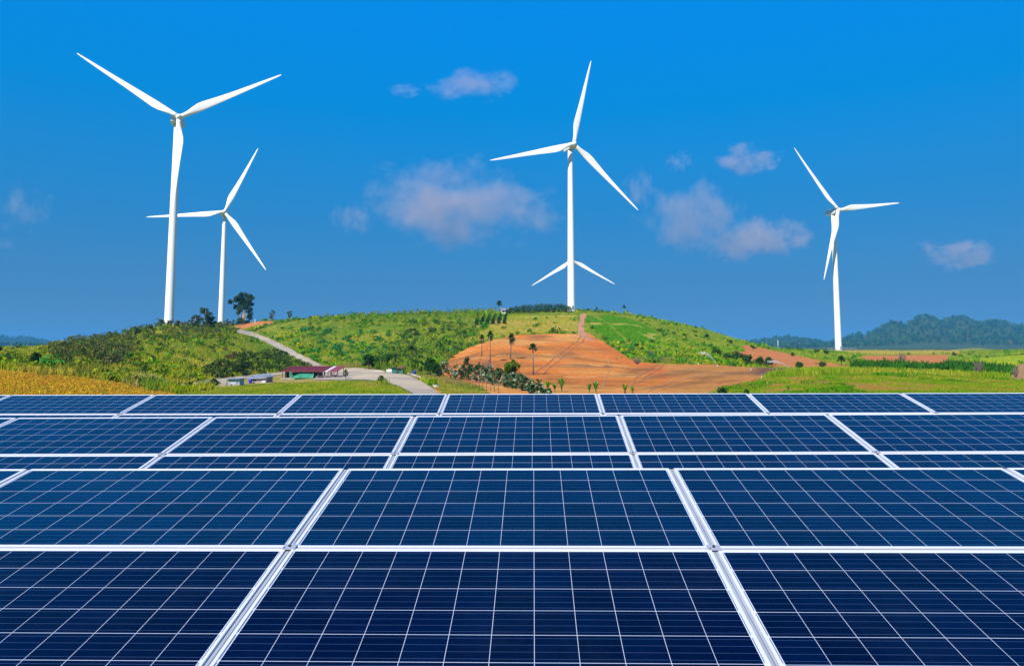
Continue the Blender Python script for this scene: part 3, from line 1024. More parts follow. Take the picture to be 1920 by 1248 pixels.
def nearroad(px, py, Y):
    m = np.zeros(px.shape, bool)
    for dy in (0, 4):
        for zn in ('road', 'yard', 'track'): m |= zone(zn, px, py - dy, Y + dy * 3)
    return m


def anyzone(px, py, Y, names):
    m = np.zeros(px.shape, bool)
    for zn in names: m |= zone(zn, px, py, Y)
    return m


def pick(rng, cols, n):
    cols = np.array(cols)
    return cols[rng.integers(0, len(cols), n)]


P_DARKBAND = [(90, 652), (150, 640), (210, 628), (245, 636), (262, 655), (235, 680), (180, 695), (120, 690), (95, 675)]
P_LOWDARK = [(380, 705), (410, 672), (440, 668), (500, 655), (560, 672), (590, 684), (600, 700), (520, 700), (440, 712), (390, 715)]
P_CENDARK = [(730, 640), (760, 605), (830, 600), (890, 610), (900, 640), (860, 662), (835, 690), (800, 705), (720, 700), (690, 690)]
P_CENBLUE = [(560, 620), (640, 612), (720, 625), (760, 650), (740, 690), (660, 680), (610, 655)]
P_CREST = [(590, 612), (590, 590), (930, 582), (930, 605), (850, 612), (700, 605)]
P_HILLTOP = [(225, 640), (240, 612), (420, 600), (440, 625), (400, 640), (300, 640)]
P_REDPLANT = [(370, 660), (455, 655), (450, 675), (380, 672)]
P_RIGHTDARK = [(1130, 645), (1240, 640), (1330, 660), (1400, 668), (1450, 688), (1330, 684), (1190, 680)]
P_CORN = [(1600, 688), (1690, 691), (1760, 692), (1790, 684), (1850, 694), (1900, 700), (1890, 706), (1760, 700), (1680, 698), (1600, 694)]

V_bush = []; V_grass = []
g_ = np.random.default_rng(5)

# shrubs over the slopes
NB = 18000
x, Y, z, px, py = cand(NB, -60, 1980, 100, 520, g_)
bad = anyzone(px, py, Y, ['orange', 'lawn', 'red', 'rect', 'strip', 'bank', 'track', 'cut', 'cropa', 'cropb', 'dry', 'ygreen', 'yard', 'road'])
bad |= nearroad(px, py, Y)
bad |= zone('pad', px, py, Y)
bad |= (px > 1250) & (Y < 160)
bad |= (px > 668) & (px < 835) & (py > 682) & (Y < 240)
nz = .45 * fbm(x / 9, Y / 12, 71, 3) + .55 * fbm(x / 30, Y / 34, 70, 3); nz2 = fbm(x / 40, Y / 40, 72, 3)
dens = 0.10 + 0.5 * sstep(0.45, 0.65, nz)
left = px < 470; cen = (px >= 470) & (px < 930) & (Y > 150); right = px > 1090
dens = np.where(left, 0.07 + 0.62 * sstep(0.47, 0.58, nz), dens)
dens = np.where(cen, 0.14 + 0.84 * sstep(0.43, 0.56, nz), dens)
dens = np.where(inpoly(px, py, P_DARKBAND), 0.62, dens)
dens = np.where(inpoly(px, py, P_LOWDARK), 0.9, dens)
dens = np.where(inpoly(px, py, P_CENDARK), 1.0, dens)
dens = np.where(inpoly(px, py, P_HILLTOP), 0.7, dens)
dens = np.where(inpoly(px, py, P_RIGHTDARK), 0.75, dens)
dens = np.where(zone('meadow', px, py, Y), 0.05, dens)
dens = np.where((px < 110) & (Y > 170), 0.05, dens)
dens = np.where((px > 1440) & (Y > 160), 0.08, dens)
keep = (~bad) & (g_.random(NB) < dens)
x, Y, z, px, py, nz, nz2 = [a[keep] for a in (x, Y, z, px, py, nz, nz2)]
n = len(x)
r = g_.uniform(0.9, 2.0, n) * (0.75 + 0.25 * np.clip(Y / 300, 0, 1.4))
big = g_.random(n) < 0.10
r = np.where(big, r * 1.5, r)
col = pick(g_, [(0.06, 0.22, 0.008), (0.13, 0.34, 0.006), (0.035, 0.12, 0.01), (0.24, 0.38, 0.01), (0.04, 0.20, 0.025), (0.32, 0.36, 0.015)], n)
lm = (px < 470) & (g_.random(n) < .75)
col = np.where(lm[:, None], pick(g_, [(0.08, 0.14, 0.012), (0.15, 0.24, 0.01), (0.045, 0.09, 0.012), (0.24, 0.32, 0.01), (0.05, 0.14, 0.01)], n), col)
col = np.where((inpoly(px, py, P_DARKBAND) & (g_.random(n) < .85))[:, None], pick(g_, [(0.09, 0.115, 0.035), (0.12, 0.13, 0.035), (0.06, 0.12, 0.022), (0.14, 0.13, 0.05), (0.07, 0.15, 0.02)], n), col)
col = np.where(inpoly(px, py, P_LOWDARK)[:, None], pick(g_, [(0.03, 0.06, 0.015), (0.04, 0.08, 0.015), (0.06, 0.09, 0.02)], n), col)
col = np.where((inpoly(px, py, P_CENBLUE) & (g_.random(n) < .6))[:, None], pick(g_, [(0.02, 0.20, 0.05), (0.03, 0.15, 0.04), (0.04, 0.24, 0.05)], n), col)
col = np.where((inpoly(px, py, P_CENDARK) & (g_.random(n) < .8))[:, None], pick(g_, [(0.03, 0.08, 0.018), (0.04, 0.10, 0.02), (0.05, 0.09, 0.03), (0.03, 0.17, 0.02), (0.10, 0.2, .02)], n), col)
col = np.where((inpoly(px, py, P_REDPLANT) & (g_.random(n) < .6))[:, None], pick(g_, [(0.15, 0.07, 0.03), (0.12, 0.08, 0.03)], n), col)
col = col * g_.uniform(0.8, 1.25, n)[:, None]
V_bush.append(scatter(T_BUSH, np.stack([x, Y, z - 0.15 * r], -1), r, r * g_.uniform(0.75, 1.2, n), col, g_))

# thin scrub standing up along the crests and in the dark band
x, Y, z, px, py = cand(5200, 60, 1000, 160, 480, g_)
k = (inpoly(px, py, P_DARKBAND) | inpoly(px, py, P_HILLTOP) | inpoly(px, py, P_CREST) | inpoly(px, py, P_CENDARK)) & (g_.random(5200) < 0.6)
x, Y, z, px = [a[k] for a in (x, Y, z, px)]
n = len(x)
h = g_.uniform(1.6, 3.4, n)
col = np.where((px > 470)[:, None], pick(g_, [(0.16, 0.27, 0.02), (0.11, 0.20, 0.02), (0.25, 0.30, 0.03)], n), pick(g_, [(0.11, 0.13, 0.045), (0.15, 0.17, 0.03), (0.07, 0.11, 0.02)], n))
V_bush.append(scatter(T_SCRAG, np.stack([x, Y, z], -1), h * 0.55, h, col, g_))

# tall grass
NG = 60000
x, Y, z, px, py = cand(NG, -60, 1980, 92, 560, g_)
bad = anyzone(px, py, Y, ['orange', 'lawn', 'red', 'rect', 'strip', 'bank', 'track', 'cut', 'cropa', 'cropb', 'yard', 'road'])
bad |= nearroad(px, py, Y)
bad |= (px > 1250) & (Y < 118)
bad |= zone('pad', px, py, Y)
bad |= inpoly(px, py, [(700, 690), (800, 690), (850, 706), (960, 745), (780, 745), (820, 720)]) & (Y < 230)
nz = fbm(x / 10, Y / 10, 81, 3); nz2 = fbm(x / 35, Y / 35, 82, 3)
keep = (~bad) & (g_.random(NG) < 0.9)
x, Y, z, px, py, nz, nz2 = [a[keep] for a in (x, Y, z, px, py, nz, nz2)]
n = len(x)
h = g_.uniform(0.5, 1.2, n)
col = pick(g_, [(0.16, 0.29, 0.015), (0.27, 0.36, 0.01), (0.12, 0.26, 0.006)], n)
L_ = (px < 480)
col = np.where(L_[:, None], pick(g_, [(0.26, 0.34, 0.008), (0.36, 0.38, 0.012), (0.40, 0.34, 0.03), (0.17, 0.28, 0.008)], n), col)
straw = sstep(0.55, 0.7, nz) * np.where(L_, 0.7, 0.35)
col = lerp(col, (0.50, 0.39, 0.06), straw)
rs = (px > 1200) & (px < 1420) & (Y > 220)
col = np.where(rs[:, None], pick(g_, [(0.20, 0.39, 0.008), (0.13, 0.32, 0.006), (0.32, 0.42, 0.01)], n), col)
fl = (px > 1440) & (Y > 150)
col = np.where(fl[:, None], lerp((0.15, 0.30, 0.015), (0.32, 0.37, 0.03), sstep(.4, .6, nz2)), col)
md = zone('meadow', px, py, Y)
col = np.where(md[:, None], lerp((0.28, 0.36, 0.02), (0.46, 0.38, 0.05), sstep(.4, .65, nz)), col)
dr = zone('dry', px, py, Y); col = np.where(dr[:, None], np.array((0.50, 0.40, 0.09)), col); h = np.where(dr, h * .8, h)
yg = zone('ygreen', px, py, Y); col = np.where(yg[:, None], np.array((0.40, 0.48, 0.02)), col); h = np.where(yg, h * .55, h)
fr = (px < 110) & (Y > 280); col = np.where(fr[:, None], lerp((0.20, 0.34, 0.09), (0.36, 0.40, 0.10), nz), col); h = np.where(fr, h * .6, h)
col = col * g_.uniform(0.8, 1.2, n)[:, None]
V_grass.append(scatter(T_TUFT, np.stack([x, Y, z], -1), h * 0.9, h, col, g_))

# clumps of reed grass at the foot of the left hill and beside the gravel road
for (cx_, cy_, w_, h_, num, colr, hh) in [(270, 720, 24, 8, 40, (0.42, 0.36, 0.10), 1.7), (295, 728, 22, 5, 40, (0.18, 0.30, 0.03), 1.6), (190, 704, 40, 8, 30, (0.30, 0.32, 0.05), 1.5),
                                          (560, 648, 30, 9, 60, (0.42, 0.38, 0.06), 1.3), (612, 677, 14, 6, 40, (0.44, 0.42, 0.06), 1.6), (495, 622, 18, 4, 40, (0.40, 0.38, 0.06), 1.4),
                                          (670, 688, 40, 3, 60, (0.30, 0.27, 0.06), 1.5), (150, 700, 70, 5, 70, (0.22, 0.22, 0.03), 1.6), (1230, 676, 60, 5, 60, (0.28, 0.26, 0.07), 1.4)]:
    pts = []
    for _ in range(num):
        g = ground(cx_ + g_.normal(0, w_ * .5), cy_ + g_.normal(0, h_ * .5), 50)
        if g is not None: pts.append(g)
    pts = np.array(pts); m_ = len(pts)
    V_grass.append(scatter([tuft(vr, 22, 1.0, 0.9, 0.04) for _ in range(3)], pts, np.full(m_, hh * .6), g_.uniform(.7, 1.1, m_) * hh,
                           np.array(colr)[None] * g_.uniform(.8, 1.2, m_)[:, None], g_))

# short grass of the front lawns
x, Y, z, px, py = cand(120000, 330, 2000, 46, 200, g_)
ml = zone('lawn', px, py, Y) | (zone('roadside', px, py, Y) & (g_.random(len(px)) < .35))
mr = (px > 1300) & (Y < 150) & ~anyzone(px, py, Y, ['red', 'strip', 'bank'])
nz = fbm(x / 2.4, Y / 6, 91, 4); nz2 = .5 * fbm(x / 2, Y / 5, 92, 3) + .5 * fbm(x / 7, Y / 14, 93, 2) + .12 * np.exp(-((px - 1570) / 60) ** 2) * (px > 1300)
bare = mr & (sstep(0.50, 0.57, nz) * .93 > g_.random(len(px)))
k = (ml | mr) & ~bare
x, Y, z, px, py, nz, nz2 = [a[k] for a in (x, Y, z, px, py, nz, nz2)]
n = len(x)
h = g_.uniform(0.08, 0.20, n) * (1 + 1.6 * sstep(0.6, 0.7, nz2) * (px > 1300)) * np.clip(Y / 90, .6, 1.1)
col = lerp((0.17, 0.28, 0.012), (0.30, 0.34, 0.02), sstep(0.4, 0.6, nz))
col = np.where(((nz2 > .60) & (px > 1300))[:, None], np.array((0.06, 0.22, 0.004)), col)
col = lerp(col, (0.30, 0.25, 0.06), (g_.random(n) < .1) * 0.8)
col = lerp(col, (0.28, 0.24, 0.06), sstep(640, 700, px) * sstep(728, 714, py) * (px < 800) * .8)
V_grass.append(scatter(T_LOW, np.stack([x, Y, z], -1), h * 1.5, h, col, g_))

# the yellowing crop of the near left field, and young crops on the hill plots
x, Y, z, px, py = cand(16000, -120, 345, 44, 120, g_)
k = zone('orange', px, py, Y)
x, Y, z, px, py = [a[k] for a in (x, Y, z, px, py)]
n = len(x)
h = g_.uniform(0.08, 0.24, n)
col = pick(g_, [(0.62, 0.37, 0.02), (0.54, 0.28, 0.02), (0.70, 0.50, 0.03), (0.34, 0.36, 0.02), (0.48, 0.20, 0.03), (0.30, 0.21, .04)], n)
V_crop = [scatter(T_CROP, np.stack([x, Y, z], -1), h * 1.3, h, col, g_)]
x, Y, z, px, py = cand(30000, 1090, 1260, 230, 460, g_)
k = (zone('cropa', px, py, Y) | zone('cropb', px, py, Y)) & (fbm(x / 10, Y / 10, 77, 3) < 0.66)
x, Y, z = [a[k] for a in (x, Y, z)]
n = len(x)
h = g_.uniform(0.25, 0.55, n)
V_crop.append(scatter(T_CROP, np.stack([x, Y, z], -1), h * 1.4, h, pick(g_, [(0.10, 0.33, 0.012), (0.08, 0.27, 0.012), (0.16, 0.36, 0.015)], n), g_))
x, Y, z, px, py = cand(9000, 1580, 1920, 130, 260, g_)
k = inpoly(px, py, P_CORN)
x, Y, z = [a[k] for a in (x, Y, z)]
n = len(x)
h = g_.uniform(0.7, 2.2, n) * (.5 + fbm(x / 6, Y / 6, 98, 3))
V_crop.append(scatter(T_CROP, np.stack([x, Y, z], -1), h * .8, h, pick(g_, [(0.03, 0.13, 0.012), (0.045, 0.16, 0.015), (0.02, 0.09, 0.012)], n), g_))


def stuff(name, parts, mat=LEAF):
    V = np.concatenate([p[0] for p in parts]); c = np.concatenate([p[1] for p in parts])
    return tag(link(name, quads_mesh(name, V, c, mat)), kind='stuff')


tag(stuff('shrubs', V_bush), 'green shrubs and scrub covering the hill slopes', 'shrubs')
tag(stuff('grass', V_grass), 'wild grass in green and straw yellow over slopes and lawns', 'grass')
tag(stuff('crops', V_crop), 'low crop plants on the cultivated plots', 'crops')

# far woods, one mass
f_ = np.random.default_rng(21)
x, Y, z, px, py = cand(24000, -300, 2200, 3100, 7000, f_)
k = ((z > -17.6 + np.clip(4000 - Y, 0, 2000) / 600) | (f_.random(24000) < .25)) & ~((Y < 1500) & (px > 1730) & (px < 1940)) & ((px > 1390) | (px < 135))
x, Y, z, px = [a[k] for a in (x, Y, z, px)]
n = len(x)
rr = f_.uniform(5.0, 10.5, n) * (.6 + .9 * Y / 4000)
T_CROWN = []
for k in range(8):
    q = []
    for m in range(6):
        a = f_.uniform(0, 2 * PI); d = f_.uniform(0, .55)
        q.append(clump(f_, (d * math.cos(a), d * math.sin(a), f_.uniform(0.55, 1.25)), 0.45, 24, 0.25, 0.75, .6))
    T_CROWN.append(np.concatenate(q))
col = pick(f_, [(0.03, 0.11, 0.018), (0.05, 0.15, 0.02), (0.02, 0.075, 0.02), (0.09, 0.18, 0.025), (0.03, 0.10, 0.03)], n)
odd = f_.random(n) < 0.02
col = np.where(odd[:, None], np.array((0.22, 0.17, 0.11)), col)
tag(stuff('far_woods', [scatter(T_CROWN, np.stack([x, Y, z], -1), rr, rr * f_.uniform(.95, 1.5, n), col, f_, 0.3)]), 'distant wooded hills seen as one mass', 'woods')

# ------------------------------------------------------------------ single trees
def tree(name, label, cat, loc, group, trunk, crowns, rng, leafcol, leafsize, nleaf, bark=BARK, flat=0.8, shell=0.5, limbs=None, cname='crown'):
    """trunk: [(x,y,z,r)...]; crowns: [(x,y,z,r)...]"""
    t = thing(name, label, cat, loc, 0, group)
    b = MB()
    b.tube([Vector(p[:3]) for p in trunk], [p[3] for p in trunk], 7)
    for L in (limbs or []):
        b.tube([Vector(p[:3]) for p in L], [p[3] for p in L], 5)
    b.build('trunk', bark, t)
    Vs = []; Cs = []
    crowns = [c for c in crowns] + [(c[0] + rng.normal(0, .55) * c[3], c[1] + rng.normal(0, .55) * c[3], c[2] + rng.normal(0, .5) * c[3], c[3] * rng.uniform(.4, .75)) for c in crowns for _ in (0, 1)]
    for (cx, cy_, cz, cr) in crowns:
        k = max(10, int(nleaf * cr * cr * 1.7))
        q = clump(rng, (cx, cy_, cz), cr, k, leafsize, flat, shell)
        c0 = np.array(leafcol[rng.integers(0, len(leafcol))]) * rng.uniform(.85, 1.15)
        Vs.append(q); Cs.append(c0[None] * rng.uniform(.7, 1.3, (k, 1)))
    if Vs:
        me = quads_mesh(cname, np.concatenate(Vs), np.concatenate(Cs), LEAF)
        link(cname, me, t)
    return t


def px_m(g, n=1.0):
    """metres per photograph pixel at a point"""
    return g.y / F * n


DG = [(0.025, 0.055, 0.015), (0.035, 0.075, 0.018), (0.05, 0.09, 0.02)]
MG = [(0.05, 0.11, 0.018), (0.07, 0.14, 0.02), (0.04, 0.09, 0.015)]
tr = np.random.default_rng(77)


def broadleaf(px, py, wpx, hpx, label, cols=DG, cat='tree', name='tree', group=None, Y=None, trunkfrac=0.25, leaf=None, dens=60, bark=BARK, seed=None):
    g = place(px, py, Y)
    rng = np.random.default_rng(seed if seed is not None else int(px * 7 + py))
    m = px_m(g); w = wpx * m / 2; h = hpx * m
    tb = h * trunkfrac
    cr = []
    nb = 9
    for i in range(nb):
        a = rng.uniform(0, 2 * PI); d = rng.uniform(0.1, 0.62) * w
        cz = tb + (h - tb) * rng.uniform(0.28, 0.8)
        cr.append((d * math.cos(a), d * math.sin(a), cz, min(w, (h - tb) / 2) * rng.uniform(0.38, 0.58)))
    cr.append((0, 0, tb + (h - tb) * 0.55, min(w, (h - tb) / 2) * .75))
    cr.append((rng.normal(0, .1) * w, 0, h - w * 0.35, w * 0.4))
    tk = [(0, 0, -0.3, 0.05 * h * .6), (rng.normal(0, .03) * h, 0, tb, 0.04 * h * .6), (0, 0, h * .7, 0.015 * h)]
    lb = [[(0, 0, tb * .9, 0.02 * h), (c[0] * .8, c[1] * .8, c[2], 0.006 * h)] for c in cr[:6]]
    ls = leaf or max(0.22, 0.10 * w * 2)
    return tree(name, label, cat, g, group, tk, cr, rng, cols, ls, dens * (0.35 / ls) ** 2 * 1.3, bark, 0.85, 0.5, lb)


# tall tree with several pale stems on the hill crest
g = place(455, 606, 470)
m = px_m(g)
rng = np.random.default_rng(3)
H_ = 61 * m
cr = []
for (dx, dy, r_) in [(-18, 46, 6), (-22, 42, 4.5), (-12, 50, 7), (-4, 53, 7), (4, 56, 6), (10, 53, 7), (14, 47, 7), (8, 44, 8), (0, 44, 8), (-8, 41, 7), (-9, 33, 6), (-5, 28, 6), (2, 34, 8),
                     (9, 35, 8), (13, 28, 6.5), (15, 20, 5.5), (9, 15, 5), (-9, 22, 4.5), (-6, 12, 6), (0, 7, 7), (-7, 6, 6), (6, 6, 4), (15, 13, 3.5), (19, 50, 3.5), (-14, 36, 4), (17, 38, 4)]:
    cr.append((dx * m, rng.normal(0, 4) * m, dy * m, r_ * m))
limbs = []
for (bx, tx, ty) in [(-2, -10, 44), (0, -2, 50), (2, 8, 46), (3, 12, 34), (1, 4, 52), (-2, -16, 40)]:
    limbs.append([(bx * m, 0, 0, .28), ((bx * .5 + tx * .4) * m, 0, ty * .45 * m, .22), (tx * m, rng.normal(0, 1), ty * m, .08)])
tree('eucalyptus_tree', 'tallest dark tree standing alone on the crest above the orange earth cutting', 'tree', g, None, [(0, 0, -.5, .5), (0, 0, 6 * m, .35), (.3, 0, 30 * m, .15)], cr, rng,
     [(0.03, 0.07, 0.028), (0.045, 0.09, 0.03), (0.025, 0.06, 0.022)], 0.8, 22, PALEBARK, 0.9, 0.35, limbs)


def lanky(px, py, Y, hpx, wpx, label, seed, group='lanky trees on the left hill crest', cols=((0.04, 0.07, 0.025), (0.055, 0.09, 0.025), (0.045, 0.08, 0.02)), n=12):
    g = place(px, py, Y); m = px_m(g); rng = np.random.default_rng(seed)
    h = hpx * m; w = wpx * m / 2
    cr = []; lb = []
    for i in range(n):
        f = (i + .6) / n
        z_ = h * (0.3 + 0.68 * f)
        ww = w * (1.0 - 0.45 * f) * rng.uniform(0.2, 1.0)
        a = rng.uniform(0, 2 * PI)
        c = (ww * math.cos(a), ww * math.sin(a), z_, max(.7, w * rng.uniform(0.3, 0.5)))
        cr.append(c); lb.append([(0, 0, z_ * .75, .07), (c[0], c[1], c[2], .03)])
    tree('lanky_tree', label, 'tree', g, group, [(0, 0, -.4, .2), (w * .1, 0, h * .5, .13), (0, 0, h * .98, .04)], cr, rng, list(cols), 0.5, 26, PALEBARK, 0.8, 0.3, lb)


lanky(384, 620, 330, 42, 30, 'tallest lanky tree between the two left turbine towers', 5, n=16)
lanky(366, 622, 325, 27, 22, 'leafy lanky tree just left of the tallest one between the left towers', 6, n=14)
lanky(396, 618, 335, 26, 20, 'bushy lanky tree close to the base of the second turbine', 7, n=14)
lanky(303, 614, 320, 16, 18, 'bright green tree overlapping the left edge of the nearest tower base', 8, cols=((0.07, 0.14, 0.02), (0.06, 0.12, 0.02)), n=10)
lanky(319, 612, 322, 13, 9, 'thin sapling in front of the nearest tower base', 9, n=8)
lanky(333, 612, 330, 16, 8, 'thin sapling just right of the nearest tower base', 10, n=8)
lanky(414, 614, 420, 12, 8, 'small tree overlapping the foot of the second turbine tower', 11, n=8)
lanky(424, 616, 430, 16, 9, 'slim dark tree just right of the second tower', 12, n=8)
lanky(434, 616, 440, 15, 13, 'dark leaning tree below the tallest crest tree', 13, n=9)
lanky(511, 605, 440, 22, 13, 'small dark tree above the right end of the orange cutting', 14, n=11)
lanky(543, 601, 440, 17, 11, 'small pointed tree alone on the crest right of the cutting', 15, n=10)
lanky(258, 622, 300, 14, 16, 'low dark scrubby tree on the left shoulder of the left hill', 16, n=9)
lanky(283, 618, 310, 12, 13, 'small green tree on the crest left of the nearest tower', 17, cols=((0.06, 0.12, 0.02),), n=9)
lanky(208, 634, 300, 12, 14, 'thin twiggy tree lowest on the left slope skyline', 18, n=7)

# dark round tree at the edge of the yellowing field
broadleaf(68, 691, 30, 30, 'dark round tree at the far edge of the orange crop field', [(0.012, 0.035, 0.008), (0.02, 0.05, 0.01), (0.03, 0.07, 0.012)], Y=None, trunkfrac=0.16, dens=80, name='round_tree')
broadleaf(-2, 664, 14, 14, 'dark green tree cut by the left edge of the photo', DG, Y=210, name='round_tree')
# round green tree and its twiggy lower half in the red field
broadleaf(955, 706, 46, 38, 'round olive green tree with bare lower twigs below the red field', [(0.07, 0.15, 0.010), (0.09, 0.18, 0.012), (0.045, 0.10, 0.01)], Y=126, trunkfrac=0.22, dens=80, name='round_tree')


def bare(px, py, Y, hpx, wpx, label, seed, group='bare twiggy trees', mat=TWIG, nb=34, name='bare_tree'):
    g = place(px, py, Y); m = px_m(g); rng = random.Random(seed)
    h = hpx * m; w = wpx * m / 2
    t = thing(name, label, 'tree', g, 0, group)
    b = MB()
    b.tube([(0, 0, -.3), (0, 0, h * .25)], [.12, .09], 6)
    b.build('trunk', mat, t)
    br = MB()
    for i in range(nb):
        a = rng.uniform(0, 2 * PI); d = w * rng.uniform(.2, 1.0); z1 = h * rng.uniform(.45, 1.0)
        mid = Vector((d * .45 * math.cos(a), d * .45 * math.sin(a), z1 * .5))
        end = Vector((d * math.cos(a), d * math.sin(a), z1))
        st = Vector((0, 0, h * rng.uniform(.05, .28)))
        br.tube([st, mid, end], [.045, .03, .012], 4, cap=False)
        for q in range(5):
            s0 = mid.lerp(end, rng.uniform(0, .9))
            e0 = s0 + Vector((rng.gauss(0, .16) * w, rng.gauss(0, .16) * w, rng.uniform(.05, .22) * h))
            br.tube([s0, e0], [.022, .01], 3, cap=False)
    br.build('branches', mat, t)
    return t


bare(912, 702, 150, 32, 26, 'grey leafless tree in front of the left part of the red field', 1)
bare(960, 722, 128, 26, 36, 'grey twiggy thicket under the round green tree', 2, nb=30)
bare(1693, 691, 215, 30, 17, 'brown leafless tree in front of the rectangular bare field', 3, nb=50)
bare(1836, 702, 140, 26, 24, 'grey leafless bush left of the earth bank at the right edge', 4, nb=50)
bare(1905, 708, 115, 22, 12, 'dark leafless bush below the earth bank at the right edge', 5, nb=40)
bare(1195, 681, 200, 12, 22, 'purple grey dead shrub at the corner of the red field', 6, nb=50)
bare(1222, 672, 230, 14, 10, 'small leafless shrub on the slope right of the red field', 7, nb=30)

# palms
def frond_quads(rng, n, L, droop, up, w):
    V = []
    for i in range(n):
        a = 2 * PI * i / n + rng.normal(0, .15)
        el = rng.uniform(*up)
        d = np.array([math.cos(a), math.sin(a), 0])
        side = np.array([-math.sin(a), math.cos(a), 0])
        # stalk, then a fan of blades
        pts = []
        for s in np.linspace(0, 1, 5):
            pts.append(d * L * s * math.cos(el) + np.array([0, 0, L * (s * math.sin(el) - droop * s * s)]))
        for s in range(4):
            w0 = w * (0.12, .7, 1.0, .6)[s]; w1 = w * (.7, 1.0, .6, .08)[s]
            tw = rng.normal(0, .3) * w
            zz = np.array([0, 0, tw * .3])
            V.append([pts[s] - side * w0, pts[s] + side * w0 + zz, pts[s + 1] + side * w1 + zz, pts[s + 1] - side * w1])
    return np.array(V)


def palm(px, py, Y, hpx, cpx, label, seed, skirt=True, dead=False, group='fan palms'):
    g = place(px, py, Y); m = px_m(g); rng = np.random.default_rng(seed)
    h = hpx * m; L = cpx * m / 2 * 1.35
    t = thing('fan_palm', label, 'palm tree', g, 0, group)
    b = MB(); lx = rng.normal(0, .02) * h
    b.tube([(0, 0, -.3), (lx * .5, 0, h * .5), (lx, 0, h - L * .6)], [.17, .12, .10], 8)
    b.build('trunk', BARK, t)
    V = [frond_quads(rng, 15, L, .25, (.1, .9), L * .26), frond_quads(rng, 13, L * .95, .55, (-.3, .5), L * .28), frond_quads(rng, 7, L * .8, .0, (.9, 1.4), L * .24)]
    c = [np.tile((.16, .13, .07), (len(v), 1)) if dead else np.tile((.035, .10, .018), (len(v), 1)) * rng.uniform(.6, 1.5, (len(v), 1)) for v in V]
    V = np.concatenate(V); V[:, :, 0] += lx; V[:, :, 2] += h - L * .75
    co_ = link('crown', quads_mesh('crown', V, np.concatenate(c), LEAF), t)
    if skirt:
        S_ = frond_quads(rng, 12, L * .8, .9, (-1.2, -.5), L * .2)
        S_[:, :, 0] += lx; S_[:, :, 2] += h - L * .8
        link('dry_fronds', quads_mesh('dry_fronds', S_, np.tile((.20, .16, .09), (len(S_), 1)) * rng.uniform(.6, 1.3, (len(S_), 1)), LEAF), t)


palm(903, 669, None, 43, 11, 'leftmost of the three fan palms up the left side of the red field', 1)
palm(919, 680, None, 60, 14, 'middle one of the three palms on the left of the red field, with brown fronds', 2)
palm(957, 674, None, 50, 16, 'fan palm rising behind the round olive green tree', 3)
palm(1000, 713, 148, 60, 18, 'nearest fan palm, in the red field with a dark shadow at its foot', 4, skirt=False)
palm(772, 672, 215, 39, 15, 'dark fan palm in the green slope behind the teal roadside hut', 5, skirt=False)
palm(741, 682, 205, 28, 17, 'brown dying palm left of the dark slope palm', 6, dead=True)
palm(936, 593, 430, 25, 12, 'fan palm on the skyline left of the small hilltop house', 7, skirt=False)
palm(1171, 593, 460, 17, 7, 'tiny palm on the skyline right of the dirt track', 8, skirt=False)
palm(1119, 592, 455, 8, 5, 'tiniest palm tuft on the skyline between track and crop plots', 9, skirt=False)
palm(1578, 687, 235, 20, 15, 'dark palm on the slope below the right-hand turbine', 10, skirt=False)
palm(1325, 624, 380, 8, 14, 'low palm clump on the skyline of the right slope', 11, skirt=False)
palm(1370, 637, 380, 7, 9, 'smaller palm clump lower on the skyline of the right slope', 12, skirt=False)


# small tiered trees by the gravel yard
def tiered(px, py, Y, hpx, wpx, label, seed):
    g = place(px, py, Y); m = px_m(g); rng = np.random.default_rng(seed)
    h = hpx * m; w = wpx * m / 2
    cr = []
    for (zf, rf) in ((.42, .8), (.62, 1.0), (.82, .6), (.95, .3)):
        for k in range(7):
            a = 2 * PI * k / 7 + rng.uniform(0, 1); d = w * rf * .62
            cr.append((d * math.cos(a), d * math.sin(a), h * zf, w * .34 * max(.5, rf)))
    tree('tiered_tree', label, 'tree', g, 'small tiered trees around the gravel yard', [(0, 0, -.2, .09), (0, 0, h * .9, .04)], cr, rng,
         [(0.03, 0.09, 0.015), (0.04, 0.11, 0.02)], 0.2, 120, BARK, .28, .2, [[(0, 0, h * .4, .04), (c[0], c[1], c[2], .015)] for c in cr[::3]])


tiered(648, 711, None, 18, 12, 'small tiered tree on the gravel right of the red roofed shed', 1)
tiered(715, 719, None, 14, 16, 'flat topped small tree alone between lawn and gravel road', 2)
tiered(357, 729, None, 13, 20, 'low dark spreading tree left of the small blue roofed hut', 3)
tiered(401, 727, None, 16, 24, 'dark spreading tree just left of the blue roofed hut', 4)
broadleaf(455, 712, 34, 28, 'dark green tree behind the two small huts', DG, name='roadside_tree', Y=168)
broadleaf(443, 714, 22, 22, 'smaller dark tree between the blue roofed and grey roofed huts', DG, name='roadside_tree', Y=166)
for (px_, py_, w_, h_, l_) in [(691, 693, 36, 30, 'dark green leafy tree at the far side of the gravel road, left of its group'),
                               (712, 694, 36, 27, 'lighter green leafy tree in the middle of the group past the gravel road'),
                               (731, 695, 34, 31, 'dark leafy tree beside the teal hut on the gravel road'),
                               (774, 699, 30, 27, 'green tree just right of the teal hut'), (790, 702, 28, 27, 'green tree second right of the teal hut'),
                               (806, 705, 26, 33, 'dark upright tree where the pale roadside row begins'),
                               (818, 706, 20, 26, 'narrow green tree at the foot of the red field corner')]:
    broadleaf(px_, py_, w_, h_, l_, [(0.045, 0.13, 0.015), (0.06, 0.15, 0.015)] if 'lighter' in l_ or 'just' in l_ else [(0.02, 0.07, 0.012), (0.03, 0.10, 0.015)], name='leafy_tree', trunkfrac=.12, group='leafy trees beyond the gravel road')

